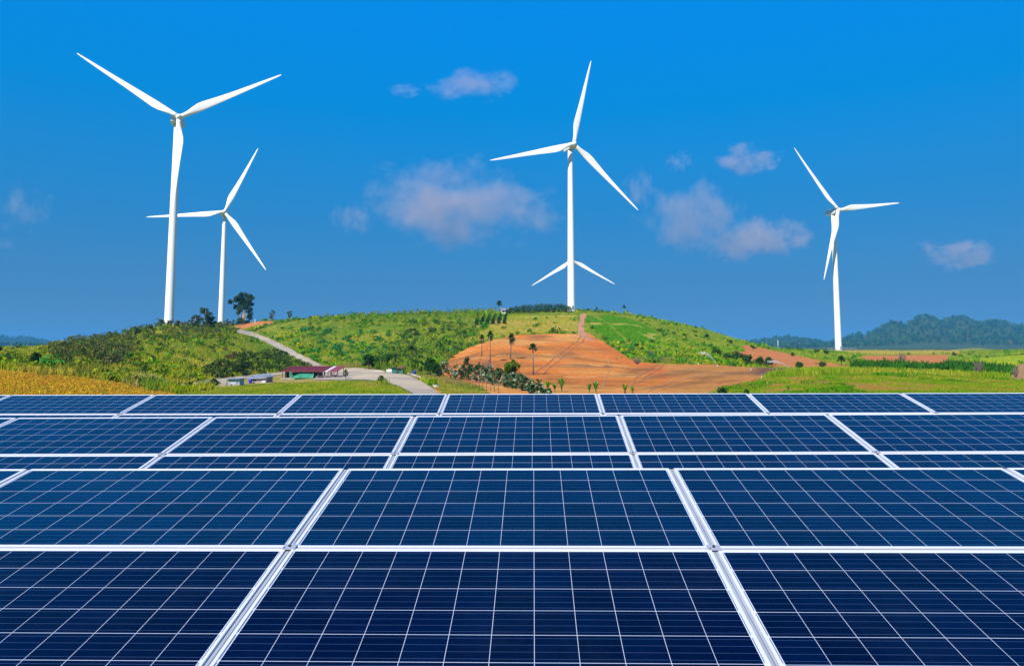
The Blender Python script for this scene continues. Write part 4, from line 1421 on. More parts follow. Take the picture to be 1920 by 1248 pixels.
# the roadside row with pale leaves
PALE = [(0.30, 0.37, 0.24), (0.06, 0.12, 0.05), (0.035, 0.08, 0.03), (0.045, 0.10, 0.035)]
ROW = [(832, 712, 22, 30), (850, 714, 14, 22), (862, 716, 20, 26), (874, 718, 20, 44), (884, 722, 22, 30), (897, 724, 22, 30), (909, 727, 24, 30), (921, 730, 24, 32), (934, 731, 24, 30),
       (947, 733, 24, 28), (960, 736, 24, 30), (973, 738, 24, 28), (986, 740, 24, 28), (1000, 742, 24, 26), (1013, 745, 24, 24), (1026, 747, 22, 20)]
for i, (px_, py_, w_, h_) in enumerate(ROW):
    g = place(px_, min(py_, 737), max(62, 150 - (px_ - 832) * .42))
    rng = np.random.default_rng(200 + i)
    m = px_m(g); w = w_ * m / 2; h = h_ * m
    cr = []
    for k in range(13):
        a = rng.uniform(0, 2 * PI); f = rng.uniform(.04, .95)
        d = w * (1.05 - .75 * f) * rng.uniform(.4, 1)
        cr.append((d * math.cos(a), d * math.sin(a), h * f, w * rng.uniform(.34, .55)))
    if i == 3: lab = 'tallest pointed tree of the pale leaved roadside row'
    elif i == 0: lab = 'first tree of the pale leaved roadside row, at its far left end'
    elif i == len(ROW) - 1: lab = 'last and lowest tree of the pale leaved row, nearest the solar panels'
    else: lab = '%s tree from the left in the pale leaved roadside row' % (ORD + ['eleventh', 'twelfth', 'thirteenth', 'fourteenth', 'fifteenth'])[i]
    cols = [(0.02, 0.06, 0.02), (0.03, 0.08, 0.025)] if i == 3 else PALE
    tree('pale_leaf_tree', lab, 'tree', g, 'pale leaved trees along the gravel road', [(0, 0, -.2, .08), (0, 0, h * .8, .03)], cr, rng, cols, 0.32, 90, PALEBARK, 1.0, .45,
         [[(0, 0, h * .25, .03), (c[0], c[1], c[2], .012)] for c in cr[:6]])

# broad-leaved clumps just behind the farthest panels
def banana(px, py, Y, hpx, wpx, label, seed):
    g = place(px, py, Y); m = px_m(g); rng = np.random.default_rng(seed)
    L = hpx * m
    t = thing('banana_plant', label, 'plant', g, 0, 'banana plants at the foot of the red field')
    b = MB(); b.tube([(0, 0, -.2), (0, 0, L * .4)], [.1, .07], 7); b.build('stem', simple('banana_stem', (0.12, 0.2, 0.05), .7) if 'banana_stem' not in bpy.data.materials else bpy.data.materials['banana_stem'], t)
    V = np.concatenate([frond_quads(rng, 8, L * .7, .2, (.9, 1.4), L * .07), frond_quads(rng, 8, wpx * m * .5, .5, (.5, 1.0), L * .08)])
    V[:, :, 2] += L * .3
    link('leaves', quads_mesh('leaves', V, np.tile((.10, .26, .025), (len(V), 1)) * rng.uniform(.5, 1.3, (len(V), 1)), LEAF), t)


for i, (px_, h_, w_, l_) in enumerate([(1027, 20, 20, 'banana plant at the left end of the row behind the panels'), (1040, 14, 12, 'lowest banana plant beside the leftmost one'),
                                       (1053, 26, 20, 'tallest upright banana plant in front of the red field'), (1105, 15, 22, 'leafy banana plant left of the pair in the middle'),
                                       (1117, 20, 26, 'widest banana clump above the second panel seam'), (1172, 18, 22, 'dark banana plant above the cells right of the seam'),
                                       (1186, 12, 20, 'low banana plant at the right end of the row'), (1478, 8, 14, 'small dark shrub at the front edge of the grass mound')]):
    banana(px_, 738, 84 if px_ < 1300 else 62, h_ + 7, w_, l_, 400 + i)

# shrubs along the right field edge
for (px_, py_, w_, h_, l_) in [(1384, 678, 30, 18, 'dark bush left of the red strip on the right slope'), (1402, 684, 34, 20, 'dark spreading bush below the red strip'),
                               (1425, 686, 26, 18, 'dark bush between red strip and dark wet soil'), (1441, 688, 22, 20, 'dark bush at the right end beside the sprinkler spray'),
                               (1345, 668, 22, 15, 'round dark bush on the right slope above the sprinkler'), (1365, 676, 26, 15, 'dark bush above the middle sprinkler arc'),
                               (1498, 694, 20, 17, 'single green bush at the tip of the dark wet soil'), (1542, 690, 16, 13, 'small green bush low on the red strip'),
                               (1355, 742, 22, 18, 'dark low bush right behind the far panels'), (1400, 743, 14, 12, 'second dark low bush right behind the far panels'),
                               (1550, 664, 20, 8, 'dark shrub on the skyline left of the right turbine'), (1532, 662, 14, 7, 'lower dark shrub left of the right turbine fence'),
                               (1790, 667, 16, 6, 'dark shrub at the top right corner of the rectangular field'),
                               (1412, 655, 16, 8, 'green bush on the ridge at the head of the red strip'), (1486, 668, 12, 8, 'dark green bush above the middle of the red strip')]:
    Y_ = None
    if py_ > 737: Y_ = 60; py_ = 737
    broadleaf(px_, py_, w_, h_, l_, [(0.03, 0.08, 0.015), (0.045, 0.11, 0.018)], cat='bush', name='bush', Y=Y_, trunkfrac=.05, group='bushes on the right slope')

# conifer rows on the hill above the meadow
cf = []
for r_ in range(6):
    for q_ in range(3):
        cf.append((897 + r_ * 10.5 - q_ * 2.0, 596 + q_ * 6.5 - r_ * .4, 6.5 + q_ * 1.5, 9 + q_ * 2.5))
cme = None
for i, (px_, py_, w_, h_) in enumerate(cf):
    r_, q_ = divmod(i, 3)
    g = place(px_, py_, None); m = px_m(g)
    if cme is None:
        rng = np.random.default_rng(9)
        Vs = []
        for k in range(11):
            f = k / 11
            Vs.append(clump(rng, (0, 0, .12 + f * .82), .33 * (1 - f) + .05, int(60 * (1 - f)) + 12, 0.17, .5, .3))
        V = np.concatenate(Vs)
        cme = quads_mesh('crown', V, np.tile((.025, .075, .018), (len(V), 1)) * rng.uniform(.6, 1.4, (len(V), 1)), LEAF)
        b = MB(); b.tube([(0, 0, -.05), (0, 0, .8)], [.03, .01], 6); ctk = b.mesh('trunk', BARK)
    cn = ORD[r_]; qn = ('back', 'middle', 'front')[q_]
    t = thing('conifer_tree', 'dark conical tree, %s of the %s column from the left in the hill plantation' % (qn, cn), 'tree', g, 0, 'conifers planted in rows on the central hill')
    s_ = h_ * m; t.scale = (s_ * .95, s_ * .95, s_)
    t.rotation_euler.z = i * 1.7
    link('trunk', ctk, t); link('crown', cme, t)

# clipped dark hedge along the hilltop left of the central turbine
rng = np.random.default_rng(14)
hp_ = []
for s in np.linspace(0, 1, 46):
    px_ = 952 + 118 * s
    g = place(px_, 590, 425)
    hp_.append(g)
g0 = hp_[0]
t = thing('hedge', 'long dark green hedge on the hilltop left of the central turbine', 'hedge', g0, 0)
Vs = []
for k, g in enumerate(hp_):
    s = k / 45
    hh = (2.0 + 2.6 * math.sin(min(1, s * 2.4) * PI / 2)) * (1 if s < .85 else 1 - (s - .85) * 2.6)
    for q in range(3):
        Vs.append(clump(rng, (g.x - g0.x + rng.normal(0, .4), g.y - g0.y + rng.normal(0, 1.0), g.z - g0.z + hh * (.25 + .3 * q)), 1.25, 60, 0.5, 1.0, .6))
V = np.concatenate(Vs)
link('foliage', quads_mesh('foliage', V, np.tile((.045, .095, .02), (len(V), 1)) * rng.uniform(.6, 1.4, (len(V), 1)), LEAF), t)
b = MB()
for g in hp_[::3]: b.tube([g - g0, g - g0 + Vector((0, 0, 1.8))], .08, 5)
b.build('stems', BARK, t)

# ------------------------------------------------------------------ huts, sheds and small things
REDROOF = simple('red_sheet_roof', (0.25, 0.05, 0.06), 0.6, 0.1, 0.2, 1.5)
BLUEROOF = simple('blue_sheet_roof', (0.08, 0.16, 0.26), 0.5, 0.2, 0.2, 2)
GREYROOF = simple('grey_sheet_roof', (0.24, 0.28, 0.34), 0.5, 0.2, 0.2, 2)
PALEWALL = simple('pale_blue_wall', (0.42, 0.48, 0.55), 0.85, var=0.25, scale=1.2)
PINKWALL = simple('block_wall', (0.40, 0.31, 0.27), 0.9, var=0.3, scale=1.0)
CONC = simple('old_concrete', (0.34, 0.31, 0.26), 0.9, var=0.3, scale=1.0)
TEAL = simple('teal_sheet', (0.01, 0.16, 0.13), 0.6, var=0.25, scale=1.0)
NET = simple('green_netting', (0.01, 0.20, 0.12), 0.7, var=0.3, scale=1.6, bump=0.4)
BLUEP = simple('blue_plastic', (0.01, 0.035, 0.45), 0.4, var=0.1)
DARKW = simple('dark_boards', (0.035, 0.035, 0.04), 0.9, var=0.3)
POSTM = simple('post_paint', (0.16, 0.05, 0.05), 0.7, var=0.2)
DARKWOOD = simple('dark_wood', (0.13, 0.085, 0.06), 0.9, var=0.3)
WOOD = simple('weathered_wood', (0.26, 0.2, 0.15), 0.9, var=0.3)
PALEWOOD = simple('pale_wood', (0.5, 0.46, 0.4), 0.85, var=0.2)
WHITEP = simple('white_paint', (0.78, 0.78, 0.76), 0.5, var=0.06)
REDP = simple('red_plastic', (0.5, 0.05, 0.03), 0.5, var=0.1)
CLEAR = simple('pale_roof_sheet', (0.62, 0.62, 0.66), 0.4, var=0.1)


def local(px, py, Y=None, rz=0.0):
    g = place(px, py, Y)
    return g, px_m(g)


# open shed with a long red roof
g, m = local(583, 713, 152)
t = thing('open_shed', 'long open shed with dark red sheet roof beside the gravel yard', 'shed', g, R(-2))
X = lambda p: (p - 583) * m
Zf = lambda p: (713 - p) * m
ru = MB()
eave, back, dep = 13.2 * m, 21.5 * m, 4.6
def roofpiece(b, xa, xb, th=0.10, up=0.0):
    ya, yb = -0.6, dep
    sk = 3.5 * m
    vs = [(xa, ya, eave + up), (xb, ya, eave + up), (xb + sk, yb, back + up), (xa + sk, yb, back + up)]
    vs += [(x, y, z - th) for x, y, z in vs]
    b.add(vs, [(0, 1, 2, 3), (7, 6, 5, 4), (0, 4, 5, 1), (1, 5, 6, 2), (2, 6, 7, 3), (3, 7, 4, 0)])
roofpiece(ru, X(528), X(610)); roofpiece(ru, X(616), X(633))
n_ = 60
for i in range(n_):
    xa = X(528) + (X(610) - X(528)) * i / n_
    roofpiece(ru, xa, xa + 0.05, 0.02, 0.035)
ro = ru.build('roof', REDROOF, t)
cs = MB(); roofpiece(cs, X(610) + .01, X(616) - .01, 0.06, -0.01); cs.build('roof_sheet', CLEAR, ro)
for px_ in (529, 548, 575, 596, 609, 615, 622, 633):
    p = MB(); p.box(X(px_) - .06, X(px_) + .06, -0.1, 0.02, -0.5, eave + .02); p.build('post', POSTM, t)
    p = MB(); p.box(X(px_) - .05, X(px_) + .05, dep - .3, dep - .2, -0.5, back - .14); p.build('post', POSTM, t)
w = MB(); w.box(X(530), X(538), 1.2, 1.28, -.4, eave + 2 * m); w.build('board_wall', DARKW, t)
w = MB(); w.box(X(556), X(594), dep - .5, dep - .42, -.4, eave - .1 * m); w.build('back_wall', WHITEP, t)
w = MB(); w.box(X(530), X(556), dep - .52, dep - .44, -.4, eave - .1 * m); w.build('net_wall', NET, t)
w = MB(); w.box(X(588), X(595.5), .25, .33, -.3, eave + .4 * m); w.build('dark_curtain', DARKW, t)
fl = MB(); fl.box(X(527), X(596), -.4, dep - .6, -.6, .07); fl.build('floor', CONC, t)
# green netting spread from roof to ground
bm_ = MB(); nn = 14
vs = []; fs = []
r2 = random.Random(2)
for i in range(nn + 1):
    s = i / nn
    for j in range(9):
        v = j / 8
        xt = X(572) + (X(589) - X(572)) * s; xb = X(549) + (X(590) - X(549)) * s
        x_ = xb + (xt - xb) * v
        z_ = (0.10 + (eave - .05) * v ** 0.8) + 0.05 * math.sin(s * 25 + v * 3)
        y_ = -0.9 + 1.2 * v + 0.08 * math.sin(s * 18)
        if v == 0: z_ = .08
        vs.append((x_, y_, z_))
for i in range(nn):
    for j in range(8):
        a = i * 9 + j
        fs.append((a, a + 9, a + 10, a + 1))
bm_.add(vs, fs, True)
# thickness
off = len(vs)
bm_.add([(x, y + .03, z - .02) for x, y, z in vs], [tuple(reversed(f)) for f in fs], True)
tag(bm_.build('green_net', NET), 'green netting hanging from the red roofed shed down to the grass', 'netting')
o = bpy.data.objects['green_net']; o.location = g; o.rotation_euler = (0, 0, R(-2))
# raised bamboo platform
pt = thing('bamboo_platform', 'low pale platform with slanting legs under the right half of the red roof', 'platform', g, R(-2))
p = MB(); p.box(X(592), X(627), -0.2, 1.9, 3.2 * m, 3.2 * m + .09)
for k in range(28):
    xa = X(592) + (X(627) - X(592)) * k / 28
    p.box(xa + .01, xa + .07, -0.21, 1.91, 3.2 * m + .091, 3.2 * m + .11)
p.build('deck', WOOD, pt)
for px_ in (593, 608, 623):
    l = MB(); l.tube([(X(px_ + 3.5), 0, 3.1 * m), (X(px_ - 2), -0.5, -.2 * m)], .07, 6); l.build('leg', PALEWOOD, pt)
for px_ in (600, 615, 626):
    l = MB(); l.tube([(X(px_), 1.7, 3.1 * m), (X(px_), 1.7, -.6)], .06, 6); l.build('leg', PALEWOOD, pt)
hm = MB()
pts = [(X(618) + (X(634) - X(618)) * k / 10, .1 + .25 * math.sin(k * .3), (9 - 16 * (k / 10) * (1 - k / 10)) * m) for k in range(11)]
hm.tube(pts, [.02] + [.09] * 9 + [.02], 6)
tag(hm.build('hammock', DARKW), 'dark hammock slung between posts at the right end of the shed', 'hammock')
o = bpy.data.objects['hammock']; o.location = g; o.rotation_euler = (0, 0, R(-2))


def barrel(loc, s, label, name='barrel', mat=BLUEP):
    t = thing(name, label, 'barrel', loc, 0, 'blue barrels around the huts')
    b = MB(); b.tube([(0, 0, z * s) for z in (0, .04, .3, .6, .86, .9)], [r * s for r in (.27, .29, .31, .31, .29, .25)], 16)
    b.build('drum', mat, t)
    for z in (.3, .6):
        r_ = MB(); r_.tube([(0, 0, (z - .015) * s), (0, 0, (z + .015) * s)], .325 * s, 16); r_.build('rib', mat, t)


def rel(g, x, y, z=0):
    return Vector((g.x + x, g.y + y, g.z + z))


barrel(rel(g, X(556), 1.0, .07), .9, 'blue barrel inside the red roofed shed')

# small hut with blue roof
g, m = local(438, 727, 128)
t = thing('small_hut', 'smallest hut, pale blue grey walls under a dark blue sheet roof', 'hut', g, R(3))
w = MB(); hw = 11 * m; hh = 11 * m
w.prism([(0, -.5), (2.6, -.5), (2.6, hh - .2 * m), (0, hh)], -hw * .95, hw * .95, 'x')
w.build('wall', PALEWALL, t)
r_ = MB(); r_.prism([(-.35, hh + .03), (3.0, hh - 1.0 * m + .1), (3.0, hh - 1.0 * m + .2), (-.35, hh + .16)], -hw * 1.05, hw * 1.12, 'x'); r_.build('roof', BLUEROOF, t)
d_ = MB(); d_.box(hw * .35, hw * .75, -.03, -.004, 0, hh * .75); d_.build('door', GREYROOF, t)
s_ = MB(); s_.box(-hw * .95 - .02, hw * .95 + .02, -.05, -.004, -.4, .28); s_.build('plinth', CONC, t)
# hut with grey sloping roof
g, m = local(482, 722, 140)
t = thing('block_hut', 'pinkish block hut with sloping grey roof beside the blue barrel', 'hut', g, R(-6))
w = MB(); a0_, a1_ = -17 * m, 17 * m
w.add([(a0_, 0, -.5), (a1_, 0, -.5), (a1_, 3, -.5), (a0_, 3, -.5), (a0_, 0, 8.5 * m), (a1_, 0, 11 * m), (a1_, 3, 12 * m), (a0_, 3, 10.5 * m)],
      [(0, 3, 2, 1), (4, 5, 6, 7), (0, 1, 5, 4), (1, 2, 6, 5), (2, 3, 7, 6), (3, 0, 4, 7)])
w.build('wall', PINKWALL, t)
r_ = MB()
rv = [(a0_ - 2 * m, -.4, 8.2 * m), (10 * m, -.4, 9.2 * m), (12 * m, 3.2, 15.5 * m), (a0_ + 3 * m, 3.2, 14.5 * m)]
rv += [(x, y, z - .1) for x, y, z in rv]
r_.add(rv, [(0, 1, 2, 3), (7, 6, 5, 4), (0, 4, 5, 1), (1, 5, 6, 2), (2, 6, 7, 3), (3, 7, 4, 0)])
rv = [(10 * m + .01, -.4, 9.3 * m), (12 * m + .01, 3.2, 15.4 * m), (a1_ + 4 * m, 3.2, 12.3 * m), (a1_ + 3 * m, -.4, 10.5 * m)]
rv += [(x, y, z - .1) for x, y, z in rv]
r_.add(rv, [(0, 3, 2, 1), (4, 5, 6, 7), (0, 1, 5, 4), (1, 2, 6, 5), (2, 3, 7, 6), (3, 0, 4, 7)])
r_.build('roof', GREYROOF, t)
d_ = MB(); d_.box(9 * m, 15 * m, -.04, -.004, -.1, 9.3 * m); d_.build('door', PALEWALL, t)
w_ = MB(); w_.box(-8 * m, -2 * m, -.03, -.004, 3.5 * m, 6.5 * m); w_.build('window', DARKW, t)
barrel(rel(g, -10 * m, -.7, -.15), 1.0, 'blue barrel standing in front of the pinkish block hut')
# weathered wall left of the huts
g, m = local(420, 726, 132)
w = MB(); w.prism([(-9 * m, -.4), (6 * m, -.4), (6 * m, 13 * m), (-2 * m, 13 * m), (-9 * m, 10 * m)], 0, .18, 'y')
tag(w.build('concrete_wall', CONC), 'weathered grey brown wall slab left of the blue roofed hut', 'wall')
o = bpy.data.objects['concrete_wall']; o.location = g
g, m = local(424, 727, 127)
w = MB(); w.tube([(0, 0, -.4), (0, 0, 14 * m)], .07, 8); tag(w.build('wooden_post', WOOD), 'tall wooden post at the left corner of the blue roofed hut', 'post')
bpy.data.objects['wooden_post'].location = g
# teal roadside hut
g, m = local(745, 697, 172)
t = thing('teal_hut', 'teal green roadside hut with a small dark red roof under the trees', 'hut', g, R(-8))
w = MB(); w.box(-11 * m, 10 * m, 0, 2.6, -.5, 11 * m); w.build('wall', TEAL, t)
w = MB(); w.prism([(-.5, 10.6 * m), (3.1, 14.5 * m), (3.1, 15.3 * m), (-.5, 11.8 * m)], 0, 11 * m, 'x'); w.build('roof', REDROOF, t)
w = MB(); w.prism([(-.4, 10.8 * m), (3.0, 12 * m), (3.0, 12.6 * m), (-.4, 11.4 * m)], -12 * m, -.02, 'x'); w.build('roof', DARKW, t)
d_ = MB(); d_.box(-2 * m, 3 * m, -.03, -.004, -.1, 8.5 * m); d_.build('doorway', DARKW, t)
barrel(rel(g, 34 * m, -1.5, .0), 1.0, 'blue barrel right of the teal hut among the trees')
w = MB(); w.box(-.8, .8, -.3, .3, -.1, .45); w.prism([(-.36, .45), (.36, .45), (.2, .62), (-.2, .62)], -.85, .85, 'x')
tag(w.build('white_sack_pile', WHITEP), 'low white pile on the gravel in front of the teal hut', 'pile'); bpy.data.objects['white_sack_pile'].location = place(731, 697)
w = MB(); w.prism([(-1.2, -.1), (1.2, -.1), (1.0, .18), (.2, .30), (-.9, .22)], -.4, .4, 'y')
tag(w.build('rubble_heap', PALEWOOD), 'small pale heap at the far edge of the gravel road', 'heap'); bpy.data.objects['rubble_heap'].location = place(709, 697)
g, m = local(615, 690)
t = thing('road_marker', 'small red and white marker standing where the hill road meets the yard', 'marker', g)
w = MB(); w.tube([(0, 0, -.1), (0, 0, 5.5 * m)], .22, 10); w.build('body', REDP, t)
w = MB(); w.tube([(0, 0, 2.4 * m), (0, 0, 3.4 * m)], .225, 10); w.build('band', WHITEP, t)
g, m = local(502, 708)
w = MB(); w.tube([(0, 0, -.2), (0, 0, 11 * m)], .05, 6); tag(w.build('thin_post', PALEWOOD), 'thin pale post beside the side road above the huts', 'post'); bpy.data.objects['thin_post'].location = g

# small house on the hilltop
g, m = local(947, 592, 425)
t = thing('hilltop_house', 'small white house with grey roof on the skyline beside the hedge', 'house', g, R(10))
w = MB(); w.box(-6.5 * m, 6 * m, 0, 4, -1, 5.5 * m); w.build('wall', WHITEP, t)
w = MB(); w.prism([(-.8, 5.0 * m), (2, 9 * m), (4.8, 5.0 * m), (4.8, 5.6 * m), (2, 9.8 * m), (-.8, 5.6 * m)], -8 * m, 7.5 * m, 'x'); w.build('roof', GREYROOF, t)
for x_ in (-4, 1.5):
    w = MB(); w.box(x_ * m, (x_ + 2.2) * m, -.04, -.004, 1.5 * m, 4.2 * m); w.build('window', DARKW, t)


def fence(pts, h, label, name, mat, step=2.0, rails=(.45, .95), r=.06, pale=0):
    P = [place(a, b, c) for a, b, c in pts]
    g0 = P[0]
    t = thing(name, label, 'fence', g0)
    path = [P[0]]
    for a, b in zip(P[:-1], P[1:]):
        k = max(1, int((b - a).length / step))
        for i in range(1, k + 1):
            q = a.lerp(b, i / k); q.z = float(terrain(q.x, q.y)); path.append(q)
    for q in path:
        b = MB(); b.tube([q - g0 - Vector((0, 0, .3)), q - g0 + Vector((0, 0, h))], r, 6); b.build('post', mat, t)
    b = MB()
    for f in rails: b.tube([q - g0 + Vector((0, 0, h * f)) for q in path], r * .5, 5)
    if pale:
        for a, c in zip(path[:-1], path[1:]):
            for i in range(pale):
                q = a.lerp(c, (i + .5) / pale) - g0
                b.tube([q, q + Vector((0, 0, h * .97))], r * .4, 4)
    b.build('rails', mat, t)


fence([(1552, 658, 515), (1603, 658, 515)], 2.4, 'grey fence around the foot of the right-hand turbine', 'fence', GREYROOF, 2.5, (.3, .95), .09, 5)
fence([(288, 617, 345), (349, 614, 348)], 1.9, 'pale fence around the foot of the nearest turbine', 'fence', PALEWALL, 2.5, (.4, .95), .07, 3)
fence([(836, 719, None), (875, 727, None), (935, 737, None)], 1.1, 'brown wooden fence along the right side of the gravel road', 'fence', DARKWOOD, 2.2, (.4, .85), .045)

# kerb stones on the right side of the gravel road
kr = thing('kerb_stones', 'line of pale kerb stones along the right edge of the gravel road', 'kerb', place(748, 699))
g0 = kr.location.copy()
prev = None
for k in range(34):
    s = k / 33
    q = place(748 + 70 * s, 699 + 2 * s + 25 * s * s)
    b = MB(); b.box(-.42, .42, -.14, .14, -.15, .24 + .03 * math.sin(k * 3.1), Matrix.Translation(q - g0) @ Matrix.Rotation(R(-60 + 8 * math.sin(k)), 4, 'Z'))
    b.build('stone', PALEWOOD, kr)

# poles
for (px_, py_, Y_, h_, l_) in [(1459, 655, 430, 16, 'thin white pole on the ridge left of the right-hand turbine'), (478, 606, 440, 12, 'thin pale lamp pole on top of the orange cutting'),
                               (1428, 707, 115, 9, 'short pale post at the corner of the dark wet soil')]:
    g, m = local(px_, py_, Y_)
    t = thing('pole', l_, 'pole', g)
    b = MB(); b.tube([(0, 0, -.3), (0, 0, h_ * m)], [.14 * Y_ / 430 + .03, .09 * Y_ / 430 + .02], 8); b.build('shaft', WHITEP, t)
    b = MB(); b.box(-.25 * Y_ / 430, .25 * Y_ / 430, -.1, .1, h_ * m - .3, h_ * m + .1); b.build('cap', GREYM, t)

# sprinklers
spm, n, b_ = newmat('water_spray')
b_.inputs['Base Color'].default_value = (0.9, 0.93, 0.95, 1); b_.inputs['Roughness'].default_value = .3
tp = n.nodes.new('ShaderNodeBsdfTransparent'); mx = n.nodes.new('ShaderNodeMixShader'); mx.inputs[0].default_value = 0.09
n.links.new(tp.outputs[0], mx.inputs[1]); n.links.new(b_.outputs[0], mx.inputs[2]); n.links.new(mx.outputs[0], n.nodes['Material Output'].inputs[0])
for i, (px_, py_, arc, l_) in enumerate([(1310, 686, None, 'white sprinkler head standing left of the water arc'), (1345, 689, (-34, 25), 'white sprinkler head throwing a long water arc to the left'),
                                         (1408, 696, None, 'white sprinkler head between the two water arcs'), (1485, 697, (-46, 17), 'sprinkler at the tip of the wet soil throwing a low water arc'),
                                         (1431, 692, None, 'small red topped sprinkler beside the dark bushes')]):
    g, m = local(px_, py_)
    t = thing('sprinkler', l_, 'sprinkler', g, 0, 'sprinklers watering the red field')
    b = MB(); b.tube([(0, 0, -.1), (0, 0, 2.2 * m)], .05, 6); b.build('riser', GREYM, t)
    b = MB(); b.tube([(0, 0, 2.2 * m), (0, 0, 2.4 * m), (0, 0, 3.6 * m), (0, 0, 4.0 * m)], [.1, 1.1 * m, 1.1 * m, .1], 10); b.build('head', REDP if i == 4 else WHITEP, t)
    if arc:
        b = MB()
        rr = random.Random(i)
        for q in range(13):
            L_ = arc[0] * m * rr.uniform(.8, 1.08); H_ = arc[1] * m * rr.uniform(.85, 1.04)
            dy = rr.uniform(-.05, .05) * abs(L_)
            pts = []
            for k in range(15):
                s = k / 14
                s2 = s * rr.uniform(.97, 1.0)
                pts.append((L_ * s2, dy * s + rr.gauss(0, .03), 3.0 * m + H_ * (1 - (1 - s2 * 1.25) ** 2) / 1.0 * 1.0))
            b.tube(pts, [.02 + .07 * k / 14 for k in range(15)], 4, cap=False)
        b.build('water_jet', spm, t)

# irrigation pipes lying over the red field
PIPEM = simple('irrigation_pipe', (0.48, 0.36, 0.22), 0.7, var=0.1)
for i, (pp, l_) in enumerate([([(1040, 671), (1090, 672), (1138, 670)], 'pale irrigation pipe crossing the upper middle of the red field'),
                              ([(1052, 687), (1100, 688), (1145, 687)], 'pale irrigation pipe crossing the middle of the red field'),
                              ([(1137, 666), (1144, 690), (1136, 710), (1130, 730)], 'irrigation pipe running downhill across the red field'),
                              ([(1060, 708), (1110, 709), (1150, 706)], 'irrigation pipe low on the red field, running sideways'),
                              ([(1180, 724), (1225, 707), (1270, 696), (1330, 689)], 'long curved irrigation pipe on the brown right half of the field'),
                              ([(1215, 734), (1265, 716), (1320, 703), (1372, 697)], 'lower curved irrigation pipe on the brown right half of the field'),
                              ([(1030, 637), (1066, 635), (1080, 634)], 'short pale pipe near the top edge of the red field')]):
    P = []
    for a, b in zip(pp[:-1], pp[1:]):
        for k in range(8):
            s = k / 8
            q = ground(a[0] + (b[0] - a[0]) * s, a[1] + (b[1] - a[1]) * s, 40)
            q.z += .12; P.append(q)
    b = MB(); b.tube(P, .04, 6)
    tag(b.build('irrigation_pipe', PIPEM), l_, 'pipe', 'irrigation pipes on the red field')


def strip(name, path, w, off, mat, lift=.09):
    P = []
    for a, b in zip(path[:-1], path[1:]):
        for k in range(10):
            s = k / 10
            P.append(ground(a[0] + (b[0] - a[0]) * s, a[1] + (b[1] - a[1]) * s, 40))
    V = []; Fc = []
    for i, q in enumerate(P):
        d = (P[min(i + 1, len(P) - 1)] - P[max(i - 1, 0)]); d.z = 0; d.normalize()
        s = Vector((d.y, -d.x, 0))
        for e in (off - w, off + w):
            v = q + s * e; V.append((v.x, v.y, float(terrain(v.x, v.y)) + lift))
    for i in range(len(P) - 1):
        Fc.append((2 * i, 2 * i + 1, 2 * i + 3, 2 * i + 2))
    return V, Fc


wt = MB()
for off in (-1.0, 1.0):
    V, Fc = strip('t', [(1094, 630), (1088, 640), (1072, 652), (1056, 664), (1040, 678), (1020, 693), (1008, 704)], .2, off, SOIL)
    wt.add(V, Fc, True)
for off in (-.8, .8):
    V, Fc = strip('t', [(1240, 684), (1225, 695), (1208, 704), (1196, 713)], .14, off, SOIL)
    wt.add(V, Fc, True)
tag(wt.build('wheel_ruts', simple('rut_soil', (0.27, 0.09, 0.03), 0.95, var=0.25, scale=.6)), kind='structure')

# ------------------------------------------------------------------ clouds and haze
def cloud_material():
    m = bpy.data.materials.new('cloud_vapour'); m.use_nodes = True; n = m.node_tree; n.nodes.clear()
    tc = n.nodes.new('ShaderNodeTexCoord'); oi = n.nodes.new('ShaderNodeObjectInfo')
    nz = n.nodes.new('ShaderNodeTexNoise'); nz.noise_dimensions = '4D'
    nz.inputs['Scale'].default_value = 2.1; nz.inputs['Detail'].default_value = 8; nz.inputs['Roughness'].default_value = .64
    mp = n.nodes.new('ShaderNodeMapping'); mp.inputs['Scale'].default_value = (1.35, 1.0, 0.8)
    n.links.new(tc.outputs['Object'], mp.inputs[0]); n.links.new(mp.outputs[0], nz.inputs['Vector'])
    n.links.new(math_(n, 'MULTIPLY', oi.outputs['Random'], 40.0), nz.inputs['W'])
    ln = n.nodes.new('ShaderNodeVectorMath'); ln.operation = 'LENGTH'; n.links.new(tc.outputs['Object'], ln.inputs[0])
    r2 = math_(n, 'POWER', ln.outputs['Value'], 2.0)
    sp = n.nodes.new('ShaderNodeSeparateXYZ'); n.links.new(tc.outputs['Object'], sp.inputs[0])
    up = math_(n, 'MULTIPLY', sp.outputs[2], 0.04)
    d = math_(n, 'SUBTRACT', nz.outputs[0], math_(n, 'MULTIPLY_ADD', r2, 0.31, 0.40))
    d = math_(n, 'ADD', d, up)
    d = math_(n, 'MULTIPLY', d, 8.0, clamp=True)
    at = n.nodes.new('ShaderNodeAttribute'); at.attribute_type = 'OBJECT'; at.attribute_name = 'thickness'
    d = math_(n, 'MULTIPLY', d, at.outputs['Fac'])
    pv = n.nodes.new('ShaderNodeVolumePrincipled')
    pv.inputs['Color'].default_value = (1.0, 0.87, 0.88, 1)
    pv.inputs['Anisotropy'].default_value = 0.0
    n.links.new(d, pv.inputs['Density'])
    out = n.nodes.new('ShaderNodeOutputMaterial'); n.links.new(pv.outputs[0], out.inputs['Volume'])
    return m


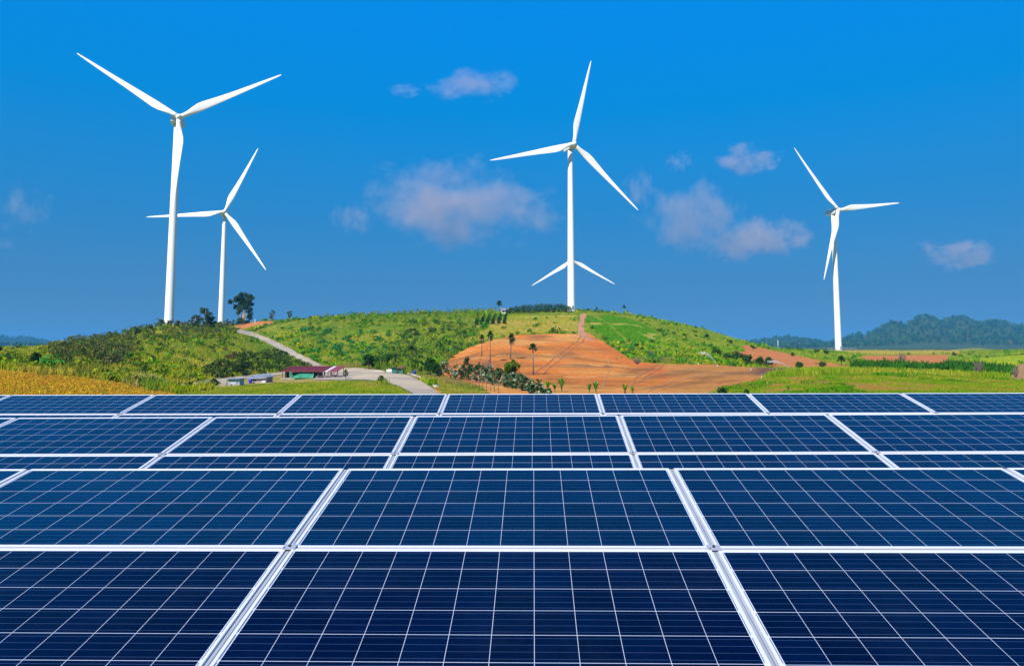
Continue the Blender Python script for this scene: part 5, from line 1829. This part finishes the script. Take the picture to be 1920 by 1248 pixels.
CM = cloud_material()
bmc = bmesh.new(); bmesh.ops.create_icosphere(bmc, subdivisions=3, radius=1.0)
cmesh = bpy.data.meshes.new('cloud'); bmc.to_mesh(cmesh); bmc.free(); cmesh.materials.append(CM)
CL = [  # column, row, width, height, thickness
    (860, 392, 370, 150, 1.1, 'largest cloud, wide and ragged, left of the central turbine tower'),
    (885, 163, 160, 58, .5, 'small high cloud left of the central turbine blades'),
    (760, 172, 70, 26, .35, 'faint small wisp left of the high cloud'),
    (1403, 302, 135, 52, .8, 'small rounded cloud above the middle right sky'),
    (1272, 305, 60, 36, .45, 'faint round wisp left of the small rounded cloud'),
    (1425, 455, 175, 85, 1.0, 'peaked cloud left of the right-hand turbine'),
    (1300, 415, 190, 130, .6, 'ragged faint cloud between the central turbine and the peaked cloud'),
    (1198, 360, 60, 75, .6, 'small upright wisp beside the tip of the central turbine blade'),
    (1790, 478, 150, 56, .9, 'low cloud above the wooded hill at right'),
    (662, 408, 90, 60, .4, 'faint ragged wisp left of the largest cloud'),
    (45, 390, 110, 80, .2, 'faint cloud near the left edge of the sky'),
    (8, 460, 60, 30, .2, 'tiny faint cloud low at the left edge'),
]
for (px_, py_, w_, h_, th_, l_) in CL:
    D = 5200.0
    p = unproj(px_, py_, D)
    o = link('cloud', cmesh)
    o.location = p
    m = D / F
    o.scale = (w_ * .72 * m, w_ * .42 * m, h_ * .80 * m)
    o['thickness'] = 0.0034 * th_ * 330 / max(w_, 120) * .55
    tag(o, l_, 'cloud', 'small clouds in the blue sky')

hzm = bpy.data.materials.new('haze_air'); hzm.use_nodes = True
n = hzm.node_tree; n.nodes.clear()
pv = n.nodes.new('ShaderNodeVolumePrincipled')
pv.inputs['Color'].default_value = (0.12, 0.54, 1.0, 1)
pv.inputs['Density'].default_value = 0.000095
pv.inputs['Anisotropy'].default_value = 0.0
out = n.nodes.new('ShaderNodeOutputMaterial'); n.links.new(pv.outputs[0], out.inputs['Volume'])
b = MB()
zmin = float(co[:, 2].min()) - 1.0
ZTOP = 190.0
b.box(-11500, 11500, -11500, 11500, zmin, ZTOP)
tag(b.build('haze', hzm), 'thin blue air haze over the whole landscape', 'haze', kind='stuff')
